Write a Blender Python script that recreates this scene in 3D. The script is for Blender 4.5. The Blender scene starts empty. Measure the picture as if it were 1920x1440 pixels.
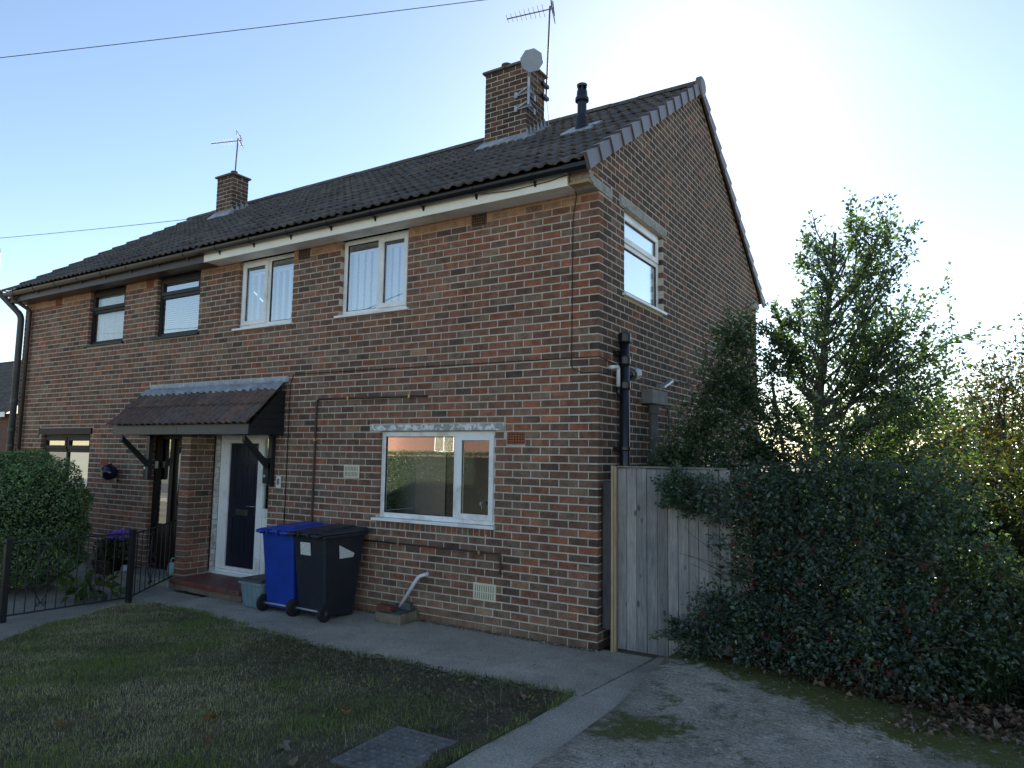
import bpy, math, random
import numpy as np
from mathutils import Vector, Matrix
random.seed(7); RNG = np.random.default_rng(7)
S = bpy.context.scene
COL = S.collection
# ------------------------------------------------------------------ camera
cam = bpy.data.cameras.new('camera'); cam_o = bpy.data.objects.new('camera', cam); COL.objects.link(cam_o)
cam.sensor_width = 36; cam.lens = 1331.7/1920*36; cam.clip_start = .05; cam.clip_end = 2000
yaw, pit, rol = -.5592, .0998, .0153
fw = Vector((math.sin(yaw)*math.cos(pit), math.cos(yaw)*math.cos(pit), math.sin(pit)))
rt = Vector((math.cos(yaw), -math.sin(yaw), 0)); up = rt.cross(fw)
r2 = rt*math.cos(rol)+up*math.sin(rol); u2 = up*math.cos(rol)-rt*math.sin(rol)
CAM = Vector((3.0482, -6.5158, 1.889))
mw = Matrix((r2, u2, -fw)).transposed().to_4x4(); mw.translation = CAM
cam_o.matrix_world = mw; S.camera = cam_o
# ------------------------------------------------------------------ sky and sun
SUN_DIR = Vector((-.2575, .8394, .4787)).normalized()
SUN_EL = math.asin(SUN_DIR.z); SUN_AZ = math.atan2(SUN_DIR.x, SUN_DIR.y)
w = bpy.data.worlds.new('World'); S.world = w; w.use_nodes = True
nt = w.node_tree; bgn = nt.nodes['Background']
sky = nt.nodes.new('ShaderNodeTexSky'); sky.sky_type = 'NISHITA'; sky.sun_disc = False
sky.sun_elevation = SUN_EL; sky.sun_rotation = SUN_AZ
sky.altitude = 0; sky.air_density = 1.0; sky.dust_density = 0.16; sky.ozone_density = 0.7
nt.links.new(sky.outputs[0], bgn.inputs[0]); bgn.inputs[1].default_value = .10
sl = bpy.data.lights.new('sun', 'SUN'); sl.energy = 5.0; sl.angle = math.radians(.53); sl.color = (1, .94, .85)
so = bpy.data.objects.new('sun', sl); COL.objects.link(so); so.rotation_euler = SUN_DIR.to_track_quat('Z', 'Y').to_euler(); so.location = (-8, 26, 15)
S.view_settings.view_transform = 'Standard'; S.view_settings.look = 'None'; S.view_settings.gamma = 1
S.view_settings.use_curve_mapping = False; S.view_settings.exposure = 1.08
S.render.engine = 'CYCLES'; S.cycles.max_bounces = 6; S.cycles.diffuse_bounces = 3; S.cycles.glossy_bounces = 3; S.cycles.transparent_max_bounces = 8

# ------------------------------------------------------------------ materials
def newmat(name):
    m = bpy.data.materials.new(name); m.use_nodes = True
    t = m.node_tree; return m, t, t.nodes['Principled BSDF'], t.nodes['Material Output']
def N(t, typ, **kw):
    n = t.nodes.new(typ)
    for k, v in kw.items(): setattr(n, k, v)
    return n
def noise(t, vec, scale, detail=4, rough=.6, dist=0):
    n = N(t, 'ShaderNodeTexNoise'); n.inputs['Scale'].default_value = scale; n.inputs['Detail'].default_value = detail
    n.inputs['Roughness'].default_value = rough; n.inputs['Distortion'].default_value = dist
    t.links.new(vec, n.inputs['Vector']); return n.outputs['Fac']
def ramp(t, fac, a, b, ca=(0,0,0,1), cb=(1,1,1,1)):
    r = N(t, 'ShaderNodeValToRGB'); e = r.color_ramp.elements
    e[0].position = a; e[1].position = b; e[0].color = ca; e[1].color = cb
    t.links.new(fac, r.inputs[0]); return r.outputs[0]
def mix(t, fac, a, b, mode='MIX'):
    n = N(t, 'ShaderNodeMix', data_type='RGBA', blend_type=mode)
    for s, v in ((0, fac), (6, a), (7, b)):
        if isinstance(v, (int, float)): n.inputs[s].default_value = v
        elif isinstance(v, tuple): n.inputs[s].default_value = v if len(v) == 4 else v+(1,)
        else: t.links.new(v, n.inputs[s])
    return n.outputs[2]
def math_(t, op, a, b=0.0, c=None):
    n = N(t, 'ShaderNodeMath', operation=op)
    for i, v in enumerate((a, b) if c is None else (a, b, c)):
        if isinstance(v, (int, float)): n.inputs[i].default_value = v
        else: t.links.new(v, n.inputs[i])
    return n.outputs[0]
def bumpn(t, bs, h, strength, dist=.01):
    b = N(t, 'ShaderNodeBump'); b.inputs['Strength'].default_value = strength; b.inputs['Distance'].default_value = dist
    t.links.new(h, b.inputs['Height']); t.links.new(b.outputs[0], bs.inputs['Normal'])
def coord(t, rnd=False):
    c = N(t, 'ShaderNodeTexCoord').outputs['Object']
    if rnd:
        oi = N(t, 'ShaderNodeObjectInfo'); a = N(t, 'ShaderNodeVectorMath', operation='MULTIPLY_ADD')
        t.links.new(oi.outputs['Random'], a.inputs[0]); a.inputs[1].default_value = (37, 53, 71); t.links.new(c, a.inputs[2]); c = a.outputs[0]
    return c
def attr(t, name='Col'):
    a = N(t, 'ShaderNodeAttribute'); a.attribute_name = name; return a.outputs['Color']
def M(name, base, rough=.6, var=.25, scale=6, bump=.15, bscale=60, spec=.5, metal=0, use_attr=False, rnd=False, dirt=None, dscale=3, stretch=None):
    m, t, b, o = newmat(name); v = coord(t, rnd)
    if stretch:
        mp = N(t, 'ShaderNodeMapping'); mp.inputs['Scale'].default_value = stretch; t.links.new(v, mp.inputs[0]); v = mp.outputs[0]
    bc = attr(t) if use_attr else base+(1,)
    f = noise(t, v, scale, 6, .65)
    lo = ramp(t, f, .3, .7, (1-var,)*3+(1,), (1+var,)*3+(1,))
    c = mix(t, 1.0, bc, lo, 'MULTIPLY')
    if dirt:
        d = ramp(t, noise(t, v, dscale, 5, .7, .3), .5, .72); c = mix(t, d, c, dirt)
    t.links.new(c, b.inputs['Base Color']); b.inputs['Roughness'].default_value = rough; b.inputs['Metallic'].default_value = metal
    b.inputs['Specular IOR Level'].default_value = spec
    if bump: bumpn(t, b, noise(t, v, bscale, 4, .7), bump)
    return m
def brick_mat():
    m, t, b, o = newmat('brick'); v = coord(t, True)
    bc = attr(t)
    f1 = ramp(t, noise(t, v, 9, 4, .6), .3, .75, (.62,.62,.64,1), (1.3,1.28,1.22,1))
    c = mix(t, 1.0, bc, f1, 'MULTIPLY')
    sp = ramp(t, noise(t, v, 160, 3, .8), .42, .66, (.55,.55,.56,1), (1.55,1.5,1.42,1))
    c = mix(t, 1.0, c, sp, 'MULTIPLY')
    ef = ramp(t, noise(t, v, 3.1, 5, .75), .60, .80)   # weathered bloom of lime
    c = mix(t, math_(t, 'MULTIPLY', ef, .35), c, (.40,.35,.29))
    gp = N(t, 'ShaderNodeNewGeometry').outputs['Position']          # slow drift of tone across the whole wall, in world space
    c = mix(t, 1, c, ramp(t, noise(t, gp, .75, 5, .65, .4), .34, .68, (.80,.78,.77,1), (1.18,1.17,1.14,1)), 'MULTIPLY')
    c = mix(t, math_(t, 'MULTIPLY', ramp(t, noise(t, gp, 2.1, 6, .75, .6), .58, .76), .35), c, (.32,.25,.19))
    t.links.new(c, b.inputs['Base Color']); b.inputs['Roughness'].default_value = .9; b.inputs['Specular IOR Level'].default_value = .25
    bumpn(t, b, noise(t, v, 110, 5, .75), .5, .006); return m
def mortar_mat():
    m, t, b, o = newmat('mortar'); v = coord(t)
    f = noise(t, v, 2.2, 6, .7)
    c = ramp(t, f, .3, .72, (.43,.385,.32,1), (.66,.60,.50,1))
    f2 = ramp(t, noise(t, v, 70, 4, .7), .35, .7, (.75,.75,.75,1), (1.2,1.2,1.2,1)); c = mix(t, 1, c, f2, 'MULTIPLY')
    s = N(t, 'ShaderNodeSeparateXYZ'); t.links.new(v, s.inputs[0])
    z = math_(t, 'ADD', s.outputs[2], math_(t, 'MULTIPLY', noise(t, v, 1.3, 5, .7), .35))
    k = ramp(t, math_(t, 'MULTIPLY', math_(t, 'SUBTRACT', z, 4.55), 5.0), .2, .9)
    yy = ramp(t, math_(t, 'MULTIPLY', s.outputs[1], 30), .2, .9, (1,1,1,1), (0,0,0,1))     # sooty render washed along the top of the front only
    c = mix(t, math_(t, 'MULTIPLY', math_(t, 'MULTIPLY', k, yy), .85), c, (.44,.27,.165))
    t.links.new(c, b.inputs['Base Color']); b.inputs['Roughness'].default_value = .95; b.inputs['Specular IOR Level'].default_value = .2
    bumpn(t, b, noise(t, v, 120, 5, .7), .5, .006); return m
def tile_mat(name, moss=1.0):
    m, t, b, o = newmat(name); v = coord(t, True); bc = attr(t)
    f = ramp(t, noise(t, v, 14, 6, .7), .3, .72, (.55,.55,.55,1), (1.5,1.5,1.5,1)); c = mix(t, 1, bc, f, 'MULTIPLY')
    ms = ramp(t, noise(t, v, 7, 6, .75, .4), .50, .66); c = mix(t, math_(t, 'MULTIPLY', ms, .6*moss), c, (.135,.122,.086))
    li = ramp(t, noise(t, v, 40, 3, .6), .67, .73); c = mix(t, math_(t, 'MULTIPLY', li, .55), c, (.26,.26,.23))
    t.links.new(c, b.inputs['Base Color']); b.inputs['Roughness'].default_value = .85; b.inputs['Specular IOR Level'].default_value = .35
    bumpn(t, b, noise(t, v, 38, 6, .8), .8, .02); return m
def leaf_mat(name, rough=.35, trans=.35, spec=.5, tcol=(.35,.5,.08)):
    m, t, b, o = newmat(name); c = attr(t)
    b.inputs['Roughness'].default_value = rough; b.inputs['Specular IOR Level'].default_value = spec; t.links.new(c, b.inputs['Base Color'])
    tr = N(t, 'ShaderNodeBsdfTranslucent'); tc = mix(t, 1, c, tuple(3.6*x for x in tcol)+(1,), 'MULTIPLY'); t.links.new(tc, tr.inputs[0])
    mx = N(t, 'ShaderNodeMixShader'); mx.inputs[0].default_value = trans
    t.links.new(b.outputs[0], mx.inputs[1]); t.links.new(tr.outputs[0], mx.inputs[2]); t.links.new(mx.outputs[0], o.inputs[0]); return m
def glass_mat(name, refl=.25, rough=0.0, tint=(.92,.96,.98)):
    m, t, b, o = newmat(name); t.nodes.remove(b)
    g = N(t, 'ShaderNodeBsdfGlossy'); g.inputs['Roughness'].default_value = rough; g.inputs['Color'].default_value = (.95,.98,1,1)
    tr = N(t, 'ShaderNodeBsdfTransparent'); tr.inputs[0].default_value = tint+(1,)
    fr = N(t, 'ShaderNodeFresnel'); fr.inputs[0].default_value = 1.5
    fac = math_(t, 'MINIMUM', math_(t, 'MULTIPLY_ADD', fr.outputs[0], 1.7, refl), 1.0)
    mx = N(t, 'ShaderNodeMixShader'); t.links.new(fac, mx.inputs[0]); t.links.new(tr.outputs[0], mx.inputs[1]); t.links.new(g.outputs[0], mx.inputs[2])
    if rough == 0:
        v = coord(t); bp = N(t, 'ShaderNodeBump'); bp.inputs['Strength'].default_value = .02; bp.inputs['Distance'].default_value = .02
        t.links.new(noise(t, v, 1.6, 2, .5), bp.inputs['Height']); t.links.new(bp.outputs[0], g.inputs['Normal'])
    t.links.new(mx.outputs[0], o.inputs[0]); return m
def concrete_mat(name, a, b_, moss=0, brush=0, speck=.4):
    m, t, b, o = newmat(name); v = coord(t)
    c = ramp(t, noise(t, v, 1.1, 7, .72, .2), .32, .70, a+(1,), b_+(1,))
    c = mix(t, 1, c, ramp(t, noise(t, v, 55, 4, .75), .35, .68, (1-speck,)*3+(1,), (1+speck,)*3+(1,)), 'MULTIPLY')
    c = mix(t, math_(t, 'MULTIPLY', ramp(t, noise(t, v, 130, 2, .6), .68, .73), .6), c, (.42,.42,.40))
    st = ramp(t, noise(t, v, 3.7, 7, .8, .5), .52, .64); c = mix(t, math_(t, 'MULTIPLY', st, .70 if brush else .34), c, (.060,.058,.050) if brush else (.13,.12,.10))
    c = mix(t, math_(t, 'MULTIPLY', ramp(t, noise(t, v, .55, 6, .7, .8), .50, .62), .35), c, (.16,.145,.12))
    h = noise(t, v, 90, 5, .8)
    if brush:
        mp = N(t, 'ShaderNodeMapping'); mp.inputs['Rotation'].default_value = (0, 0, .35); mp.inputs['Scale'].default_value = (3, 60, 1)
        t.links.new(v, mp.inputs[0]); br = noise(t, mp.outputs[0], 2.5, 4, .6)
        c = mix(t, 1, c, ramp(t, br, .35, .65, (.55,.55,.55,1), (1.3,1.3,1.3,1)), 'MULTIPLY'); h = math_(t, 'ADD', h, math_(t, 'MULTIPLY', br, 1.5))
    if moss:
        s = N(t, 'ShaderNodeSeparateXYZ'); t.links.new(v, s.inputs[0])
        # moss grows along the foot of the bushes (towards +Y) and in one patch out on the slab
        edge = math_(t, 'MULTIPLY', math_(t, 'ADD', math_(t, 'ADD', s.outputs[1], math_(t, 'MULTIPLY', s.outputs[0], .42)), -.05), .75)
        edge = math_(t, 'MAXIMUM', math_(t, 'MINIMUM', edge, .24), -.035)
        vd = N(t, 'ShaderNodeVectorMath', operation='DISTANCE'); t.links.new(v, vd.inputs[0]); vd.inputs[1].default_value = (1.12, -1.62, .05)
        patch = math_(t, 'MAXIMUM', math_(t, 'MULTIPLY_ADD', vd.outputs['Value'], -.42, .22), 0.0)
        mm = ramp(t, math_(t, 'ADD', noise(t, v, 3.4, 8, .80, .4), math_(t, 'ADD', edge, patch)), .53, .62)
        mm = math_(t, 'MULTIPLY', mm, ramp(t, noise(t, v, 22, 5, .75), .30, .44))
        c = mix(t, mm, c, ramp(t, noise(t, v, 60, 3, .7), .3, .7, (.045,.052,.008,1), (.12,.125,.022,1)))
        h = math_(t, 'ADD', h, math_(t, 'MULTIPLY', mm, 1.2))
    t.links.new(c, b.inputs['Base Color']); b.inputs['Roughness'].default_value = .75; b.inputs['Specular IOR Level'].default_value = .45
    bumpn(t, b, h, .5, .012); return m
def soil_mat():
    m, t, b, o = newmat('soil'); v = coord(t)
    c = ramp(t, noise(t, v, 3, 7, .75), .3, .7, (.075,.058,.042,1), (.20,.16,.115,1))
    c = mix(t, math_(t, 'MULTIPLY', ramp(t, noise(t, v, 1.4, 5, .7), .48, .62), .5), c, (.08,.085,.035))
    c = mix(t, math_(t, 'MULTIPLY', ramp(t, noise(t, v, 90, 4, .8), .55, .7), .5), c, (.14,.12,.08))
    t.links.new(c, b.inputs['Base Color']); b.inputs['Roughness'].default_value = 1; b.inputs['Specular IOR Level'].default_value = .15
    bumpn(t, b, noise(t, v, 45, 6, .8), .9, .04); return m
def flaky_mat():
    m, t, b, o = newmat('flaking paint'); v = coord(t)
    c = ramp(t, noise(t, v, 40, 4, .7), .3, .7, (.26,.25,.23,1), (.40,.39,.36,1))
    c = mix(t, ramp(t, noise(t, v, 13, 6, .75, .4), .50, .54), c, (.72,.73,.74))
    t.links.new(c, b.inputs['Base Color']); b.inputs['Roughness'].default_value = .8; bumpn(t, b, noise(t, v, 60, 5, .7), .5, .006); return m
MB_ = brick_mat(); MM = mortar_mat(); MT = tile_mat('concrete roof tile'); MT2 = tile_mat('canopy tile', .35)
UPVC = M('white upvc', (.86,.86,.85), .32, .06, 3, .02, 40, .5, dirt=(.56,.55,.50), dscale=2.2)
UPVC2 = M('yellowed upvc', (.90,.86,.74), .35, .08, 3, .02, 40)
BROWN = M('dark brown joinery', (.020,.013,.011), .5, .3, 8, .1, 50, .2, stretch=(1,1,.15))
NAVYF = M('anthracite joinery', (.018,.019,.023), .4, .2, 6, .05, 50, .25)
GLASSN = glass_mat('clear glass', .08); GLASS = glass_mat('window glass', .40); GLASSD = glass_mat('ground floor glass', .22); FROST = glass_mat('frosted glass', .55, .16)
BLIND = M('blind fabric', (.90,.91,.92), .8, .06, 5, .05, 200)
NET = M('net curtain', (.92,.92,.91), .9, .12, 30, .1, 150)
DARK = M('dark void', (.012,.012,.013), .9, .2, 5, 0)
LEAD = M('lead flashing', (.30,.32,.35), .5, .3, 9, .35, 25, dirt=(.52,.54,.57), dscale=6)
BLACKP = M('black plastic', (.010,.010,.012), .28, .2, 6, .04, 60)
BROWNP = M('brown plastic', (.050,.034,.032), .4, .25, 6, .05, 60)
GREYP = M('grey plastic pipe', (.060,.062,.066), .45, .3, 4, .05, 60)
GALV = M('galvanised steel', (.42,.44,.46), .42, .25, 12, .1, 50, metal=.6)
DISHM = M('grey painted dish', (.30,.33,.38), .5, .1, 6, .03, 60)
CONC = M('lintel concrete', (.34,.33,.31), .9, .35, 30, .6, 90, .3, dirt=(.17,.17,.15), dscale=7)
FLAKE = flaky_mat()
CREAM = M('cream vent plastic', (.66,.62,.47), .45, .08, 5, .02, 50)
TERRA = M('terracotta', (.30,.10,.05), .85, .3, 20, .3, 60)
SOOTV = M('sooty terracotta', (.12,.07,.05), .9, .3, 20, .3, 60)
WHITEP = M('white plastic pipe', (.72,.74,.78), .35, .08, 5, .03, 50, dirt=(.50,.50,.48), dscale=9)
IRON = M('black painted iron', (.010,.011,.014), .4, .3, 20, .2, 60)
BLUEB = M('blue bin plastic', (.008,.045,.33), .38, .18, 4, .04, 90)
BLKB = M('charcoal bin plastic', (.012,.016,.026), .48, .25, 4, .06, 90, dirt=(.030,.030,.030), dscale=3)
RUBBER = M('black rubber', (.010,.010,.010), .7, .3, 12, .15, 60)
BOXB = M('pale blue box plastic', (.16,.25,.29), .5, .12, 5, .05, 60)
REDST = M('red step tile', (.135,.040,.032), .55, .5, 7, .4, 30, dirt=(.16,.13,.12), dscale=4)
SANDST = M('step base stone', (.19,.155,.11), .9, .4, 8, .5, 40)
VERGE = M('verge cap plastic', (.155,.120,.120), .40, .12, 6, .04, 60, use_attr=True, rnd=True)
def gate_mat():
    m, t, b, o = newmat('knotty weathered board'); v = coord(t, True); bc = attr(t)
    mp = N(t, 'ShaderNodeMapping'); mp.inputs['Scale'].default_value = (9, 9, .6); t.links.new(v, mp.inputs[0])
    gr = noise(t, mp.outputs[0], 7, 6, .7, .8); c = mix(t, 1, bc, ramp(t, gr, .3, .7, (.62,.62,.64,1), (1.28,1.27,1.25,1)), 'MULTIPLY')
    c = mix(t, 1, c, ramp(t, noise(t, v, 1.7, 4, .6), .3, .7, (.72,.74,.78,1), (1.2,1.18,1.12,1)), 'MULTIPLY')
    mk = N(t, 'ShaderNodeMapping'); mk.inputs['Scale'].default_value = (7, 7, 3.6); t.links.new(v, mk.inputs[0])
    vo = N(t, 'ShaderNodeTexVoronoi'); vo.inputs['Scale'].default_value = 1.0; t.links.new(mk.outputs[0], vo.inputs['Vector'])
    kn = ramp(t, vo.outputs['Distance'], .07, .15, (1,1,1,1), (0,0,0,1)); c = mix(t, math_(t, 'MULTIPLY', kn, .8), c, (.055,.045,.042))
    c = mix(t, math_(t, 'MULTIPLY', ramp(t, noise(t, v, 4, 5, .7), .58, .72), .35), c, (.14,.15,.10))
    t.links.new(c, b.inputs['Base Color']); b.inputs['Roughness'].default_value = .9; b.inputs['Specular IOR Level'].default_value = .2
    bumpn(t, b, gr, .5, .01); return m
GATEW = gate_mat()
PALEW = M('pale new timber', (.42,.31,.20), .8, .3, 6, .4, 30, .3, stretch=(12,12,.6))
DARKW = M('dark fence board', (.035,.030,.026), .9, .5, 6, .5, 30, .25, use_attr=True, rnd=True, stretch=(.7,9,9))
BARK = M('grey bark', (.085,.078,.068), .95, .45, 14, .7, 40, .2)
ROSEW = M('painted porch timber', (.014,.015,.019), .45, .3, 8, .25, 40, stretch=(1,1,6))
PBRN = M('porch fascia brown', (.062,.052,.047), .45, .15, 6, .05, 50)
PGRY = M('porch fascia grey', (.048,.052,.060), .42, .15, 6, .05, 50)
DOORM = M('navy composite door', (.008,.012,.026), .32, .2, 10, .15, 40, stretch=(8,8,.7))
CHROME = M('polished metal', (.65,.65,.66), .22, .1, 8, 0, metal=1)
BRONZE = M('aged letter plate', (.16,.15,.13), .35, .3, 9, .1, metal=.8)
POTB = M('glazed blue pot', (.006,.010,.030), .12, .4, 6, .05, 40)
CABLE = M('black cable', (.012,.011,.011), .55, .2, 30, .05)
PIPEB = M('brown painted gas pipe', (.045,.032,.028), .5, .4, 20, .2)
COPPER = M('brass clip', (.55,.40,.20), .4, .2, 9, 0, metal=.7)
PAINTW = M('white painted brick', (.60,.60,.58), .8, .3, 12, .5, 60, dirt=(.22,.19,.16), dscale=9)
ROOMW = M('pale room wall', (.82,.82,.82), .8, .05, 3, 0)
ROOMD = M('dark kitchen unit', (.030,.033,.038), .4, .2, 3, 0)
PATHM = concrete_mat('path concrete', (.30,.265,.215), (.50,.45,.37))
DRIVEM = concrete_mat('driveway concrete', (.25,.215,.165), (.52,.46,.37), moss=1, brush=1, speck=.5)
SLABM = concrete_mat('paving slab', (.22,.20,.165), (.40,.365,.305))
SOIL = soil_mat()
GRASS = leaf_mat('grass blades', .6, .30, .25, (.35,.45,.1)); HOLLY = leaf_mat('holly leaf', .27, .38, .7, (.46,.56,.16))
PRIVET = leaf_mat('privet leaf', .42, .28, .45, (.4,.5,.14)); SHRUB = leaf_mat('autumn shrub leaf', .42, .38, .4, (.36,.33,.12))
DEADL = leaf_mat('dead leaf', .75, .15, .2, (.4,.3,.15)); PETAL = leaf_mat('petal', .6, .3, .3, (.4,.3,.6))
BERRY = M('red berry', (.30,.006,.008), .25, .2, 9, 0)
COVER = M('cast iron cover', (.13,.128,.125), .5, .4, 8, .3, 60, dirt=(.15,.145,.13), dscale=5)
STICK = M('printed sticker', (.62,.62,.60), .5, .45, 55, 0, stretch=(1,1,2.5))
WHITE = M('white enamel', (.72,.72,.70), .4, .1, 9, 0); BLKINK = M('black enamel', (.01,.01,.01), .4, .1, 9, 0)

# ------------------------------------------------------------------ mesh helpers
WL = {}
class MB:
    def __init__(s): s.v = []; s.f = []; s.c = []
    def quadset(s, vs, fs, col=None):
        n = len(s.v); s.v += [tuple(p) for p in vs]; s.f += [tuple(i+n for i in f) for f in fs]; s.c += [col or (1,1,1)]*len(vs)
        return s
    def box(s, x0, x1, y0, y1, z0, z1, col=None, j=0):
        vs = [(x, y, z) for x in (x0, x1) for y in (y0, y1) for z in (z0, z1)]
        if j: vs = [(a+random.uniform(-j, j), b+random.uniform(-j, j), c+random.uniform(-j, j)) for a, b, c in vs]
        return s.quadset(vs, [(0,1,3,2),(4,6,7,5),(0,4,5,1),(2,3,7,6),(0,2,6,4),(1,5,7,3)], col)
    def hexa(s, b4, t4, col=None):   # two rings of four points
        return s.quadset(list(b4)+list(t4), [(3,2,1,0),(4,5,6,7),(0,1,5,4),(1,2,6,5),(2,3,7,6),(3,0,4,7)], col)
    def tube(s, pts, r, n=8, col=None, cap=True, rs=None):
        pts = [Vector(p) for p in pts]; L = len(pts); base = len(s.v); ring = []
        prev = None
        for i, p in enumerate(pts):
            d = (pts[min(i+1, L-1)]-pts[max(i-1, 0)]).normalized()
            if prev is None:
                a = d.orthogonal().normalized()
            else:
                a = prev-d*prev.dot(d); a = a.normalized() if a.length > 1e-6 else d.orthogonal().normalized()
            prev = a; b = d.cross(a); rr = rs[i] if rs else r
            for k in range(n):
                t = 2*math.pi*k/n; q = p+(a*math.cos(t)+b*math.sin(t))*rr; s.v.append(tuple(q)); s.c.append(col or (1,1,1))
        for i in range(L-1):
            for k in range(n):
                a0 = base+i*n+k; a1 = base+i*n+(k+1) % n; s.f.append((a0, a1, a1+n, a0+n))
        if cap:
            s.f.append(tuple(base+k for k in range(n-1, -1, -1))); s.f.append(tuple(base+(L-1)*n+k for k in range(n)))
        return s
    def lathe(s, prof, c=(0,0,0), n=20, axis='z', col=None):
        base = len(s.v)
        for r, h in prof:
            for k in range(n):
                t = 2*math.pi*k/n; a, b = r*math.cos(t), r*math.sin(t)
                p = (a, b, h) if axis == 'z' else ((a, h, b) if axis == 'y' else (h, a, b))
                s.v.append((c[0]+p[0], c[1]+p[1], c[2]+p[2])); s.c.append(col or (1,1,1))
        for i in range(len(prof)-1):
            for k in range(n):
                a0 = base+i*n+k; a1 = base+i*n+(k+1) % n; s.f.append((a0, a1, a1+n, a0+n))
        s.f.append(tuple(base+k for k in range(n-1, -1, -1))); s.f.append(tuple(base+(len(prof)-1)*n+k for k in range(n)))
        return s
    def poly(s, pts, h0, h1, axis='z', col=None):   # extruded polygon
        n = len(pts); base = len(s.v)
        for h in (h0, h1):
            for a, b in pts:
                s.v.append((a, b, h) if axis == 'z' else ((a, h, b) if axis == 'y' else (h, a, b))); s.c.append(col or (1,1,1))
        s.f.append(tuple(base+k for k in range(n-1, -1, -1))); s.f.append(tuple(base+n+k for k in range(n)))
        for k in range(n): s.f.append((base+k, base+(k+1) % n, base+n+(k+1) % n, base+n+k))
        return s
    def mesh(s, name, mat, smooth=False, col=False):
        me = bpy.data.meshes.new(name); me.from_pydata(s.v, [], s.f)
        if mat: me.materials.append(mat)
        if col:
            a = me.color_attributes.new('Col', 'FLOAT_COLOR', 'POINT')
            a.data.foreach_set('color', np.hstack([np.array(s.c, dtype=np.float32).reshape(-1, 3), np.ones((len(s.v), 1), np.float32)]).ravel())
        import bmesh
        bm = bmesh.new(); bm.from_mesh(me); bmesh.ops.recalc_face_normals(bm, faces=bm.faces); bm.to_mesh(me); bm.free()
        if smooth: me.polygons.foreach_set('use_smooth', [True]*len(me.polygons))
        me.update(); return me
def props(o, label=None, cat=None, group=None, kind=None):
    if label: o['label'] = label
    if cat: o['category'] = cat
    if group: o['group'] = group
    if kind: o['kind'] = kind
    return o
def link(name, me, parent=None, org=None, bevel=0, shift=True, **kw):
    """geometry given in world coordinates; a top-level mesh gets its origin at org, a child keeps world coordinates"""
    o = bpy.data.objects.new(name, me); COL.objects.link(o)
    if parent is not None:
        pw = WL.get(parent.name, Vector((0,0,0))); o.parent = parent
        o.location = -pw; WL[o.name] = Vector((0,0,0))
    else:
        org = Vector(org) if org is not None else Vector((0,0,0))
        if org.length: me.transform(Matrix.Translation(-org))
        o.location = org; WL[o.name] = org
    if bevel:
        b = o.modifiers.new('bevel', 'BEVEL'); b.width = bevel; b.segments = 2; b.limit_method = 'ANGLE'
    return props(o, **kw)
def B(mb, name, mat, parent=None, org=None, smooth=False, col=False, bevel=0, **kw):
    return link(name, mb.mesh(name, mat, smooth, col), parent, org, bevel, **kw)
def thing(name, loc, label, cat, group=None):
    o = bpy.data.objects.new(name, None); COL.objects.link(o); o.location = loc; o.empty_display_size = .1
    WL[o.name] = Vector(loc); return props(o, label, cat, group)
def spline(pts, n=6):
    out = []; P = [Vector(p) for p in pts]
    for i in range(len(P)-1):
        p0, p1, p2, p3 = P[max(i-1,0)], P[i], P[i+1], P[min(i+2,len(P)-1)]
        for k in range(n):
            t = k/n; out.append(.5*((2*p1)+(p2-p0)*t+(2*p0-5*p1+4*p2-p3)*t*t+(3*p1-p0-3*p2+p3)*t**3))
    out.append(P[-1]); return out
def bend(pts, r=.03, n=5):      # polyline with rounded corners
    P = [Vector(p) for p in pts]; out = [P[0]]
    for i in range(1, len(P)-1):
        a = (P[i-1]-P[i]); b = (P[i+1]-P[i]); ra = min(r, a.length*.45, b.length*.45); A = P[i]+a.normalized()*ra; Bq = P[i]+b.normalized()*ra
        for k in range(n+1):
            t = k/n; out.append((1-t)**2*A+2*t*(1-t)*P[i]+t*t*Bq)
    out.append(P[-1]); return out
def leaves(name, cen, size, col, mat, parent=None, org=None, updir=.4, aspect=.5, fold=.25, dirs=None, nrm=None, **kw):
    """cen Nx3, size N, col Nx3 : folded pointed leaves, two triangles each side of the rib"""
    n = len(cen); cen = np.asarray(cen, np.float64); size = np.asarray(size).reshape(-1, 1)
    d = RNG.normal(size=(n, 3)) if dirs is None else np.asarray(dirs)+RNG.normal(size=(n, 3))*.55
    d[:, 2] *= .8; d /= np.linalg.norm(d, axis=1, keepdims=True)+1e-9
    nn = RNG.normal(size=(n, 3)); nn[:, 2] = np.abs(nn[:, 2])*.7+updir
    if nrm is not None: nn = np.asarray(nrm)+RNG.normal(size=(n, 3))*.75
    nn -= d*np.sum(nn*d, 1, keepdims=True); nn /= np.linalg.norm(nn, axis=1, keepdims=True)+1e-9
    s = np.cross(nn, d)
    b = cen; tip = cen+d*size-nn*size*.12; midl = cen+d*size*.45+s*size*aspect*.5+nn*size*fold*.5; midr = cen+d*size*.45-s*size*aspect*.5+nn*size*fold*.5
    V = np.stack([b, midr, tip, midl], 1).reshape(-1, 3)
    i = np.arange(n)*4; F = np.stack([i, i+1, i+2, i, i+2, i+3], 1).reshape(-1)
    me = bpy.data.meshes.new(name); me.vertices.add(4*n); me.vertices.foreach_set('co', V.astype(np.float32).ravel())
    me.loops.add(6*n); me.loops.foreach_set('vertex_index', F.astype(np.int32)); me.polygons.add(2*n)
    me.polygons.foreach_set('loop_start', (np.arange(2*n)*3).astype(np.int32)); me.materials.append(mat)
    a = me.color_attributes.new('Col', 'FLOAT_COLOR', 'POINT'); c4 = np.ones((n, 4), np.float32); c4[:, :3] = col
    a.data.foreach_set('color', np.repeat(c4, 4, 0).ravel()); me.update(calc_edges=True)
    return link(name, me, parent, org, **kw)
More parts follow.
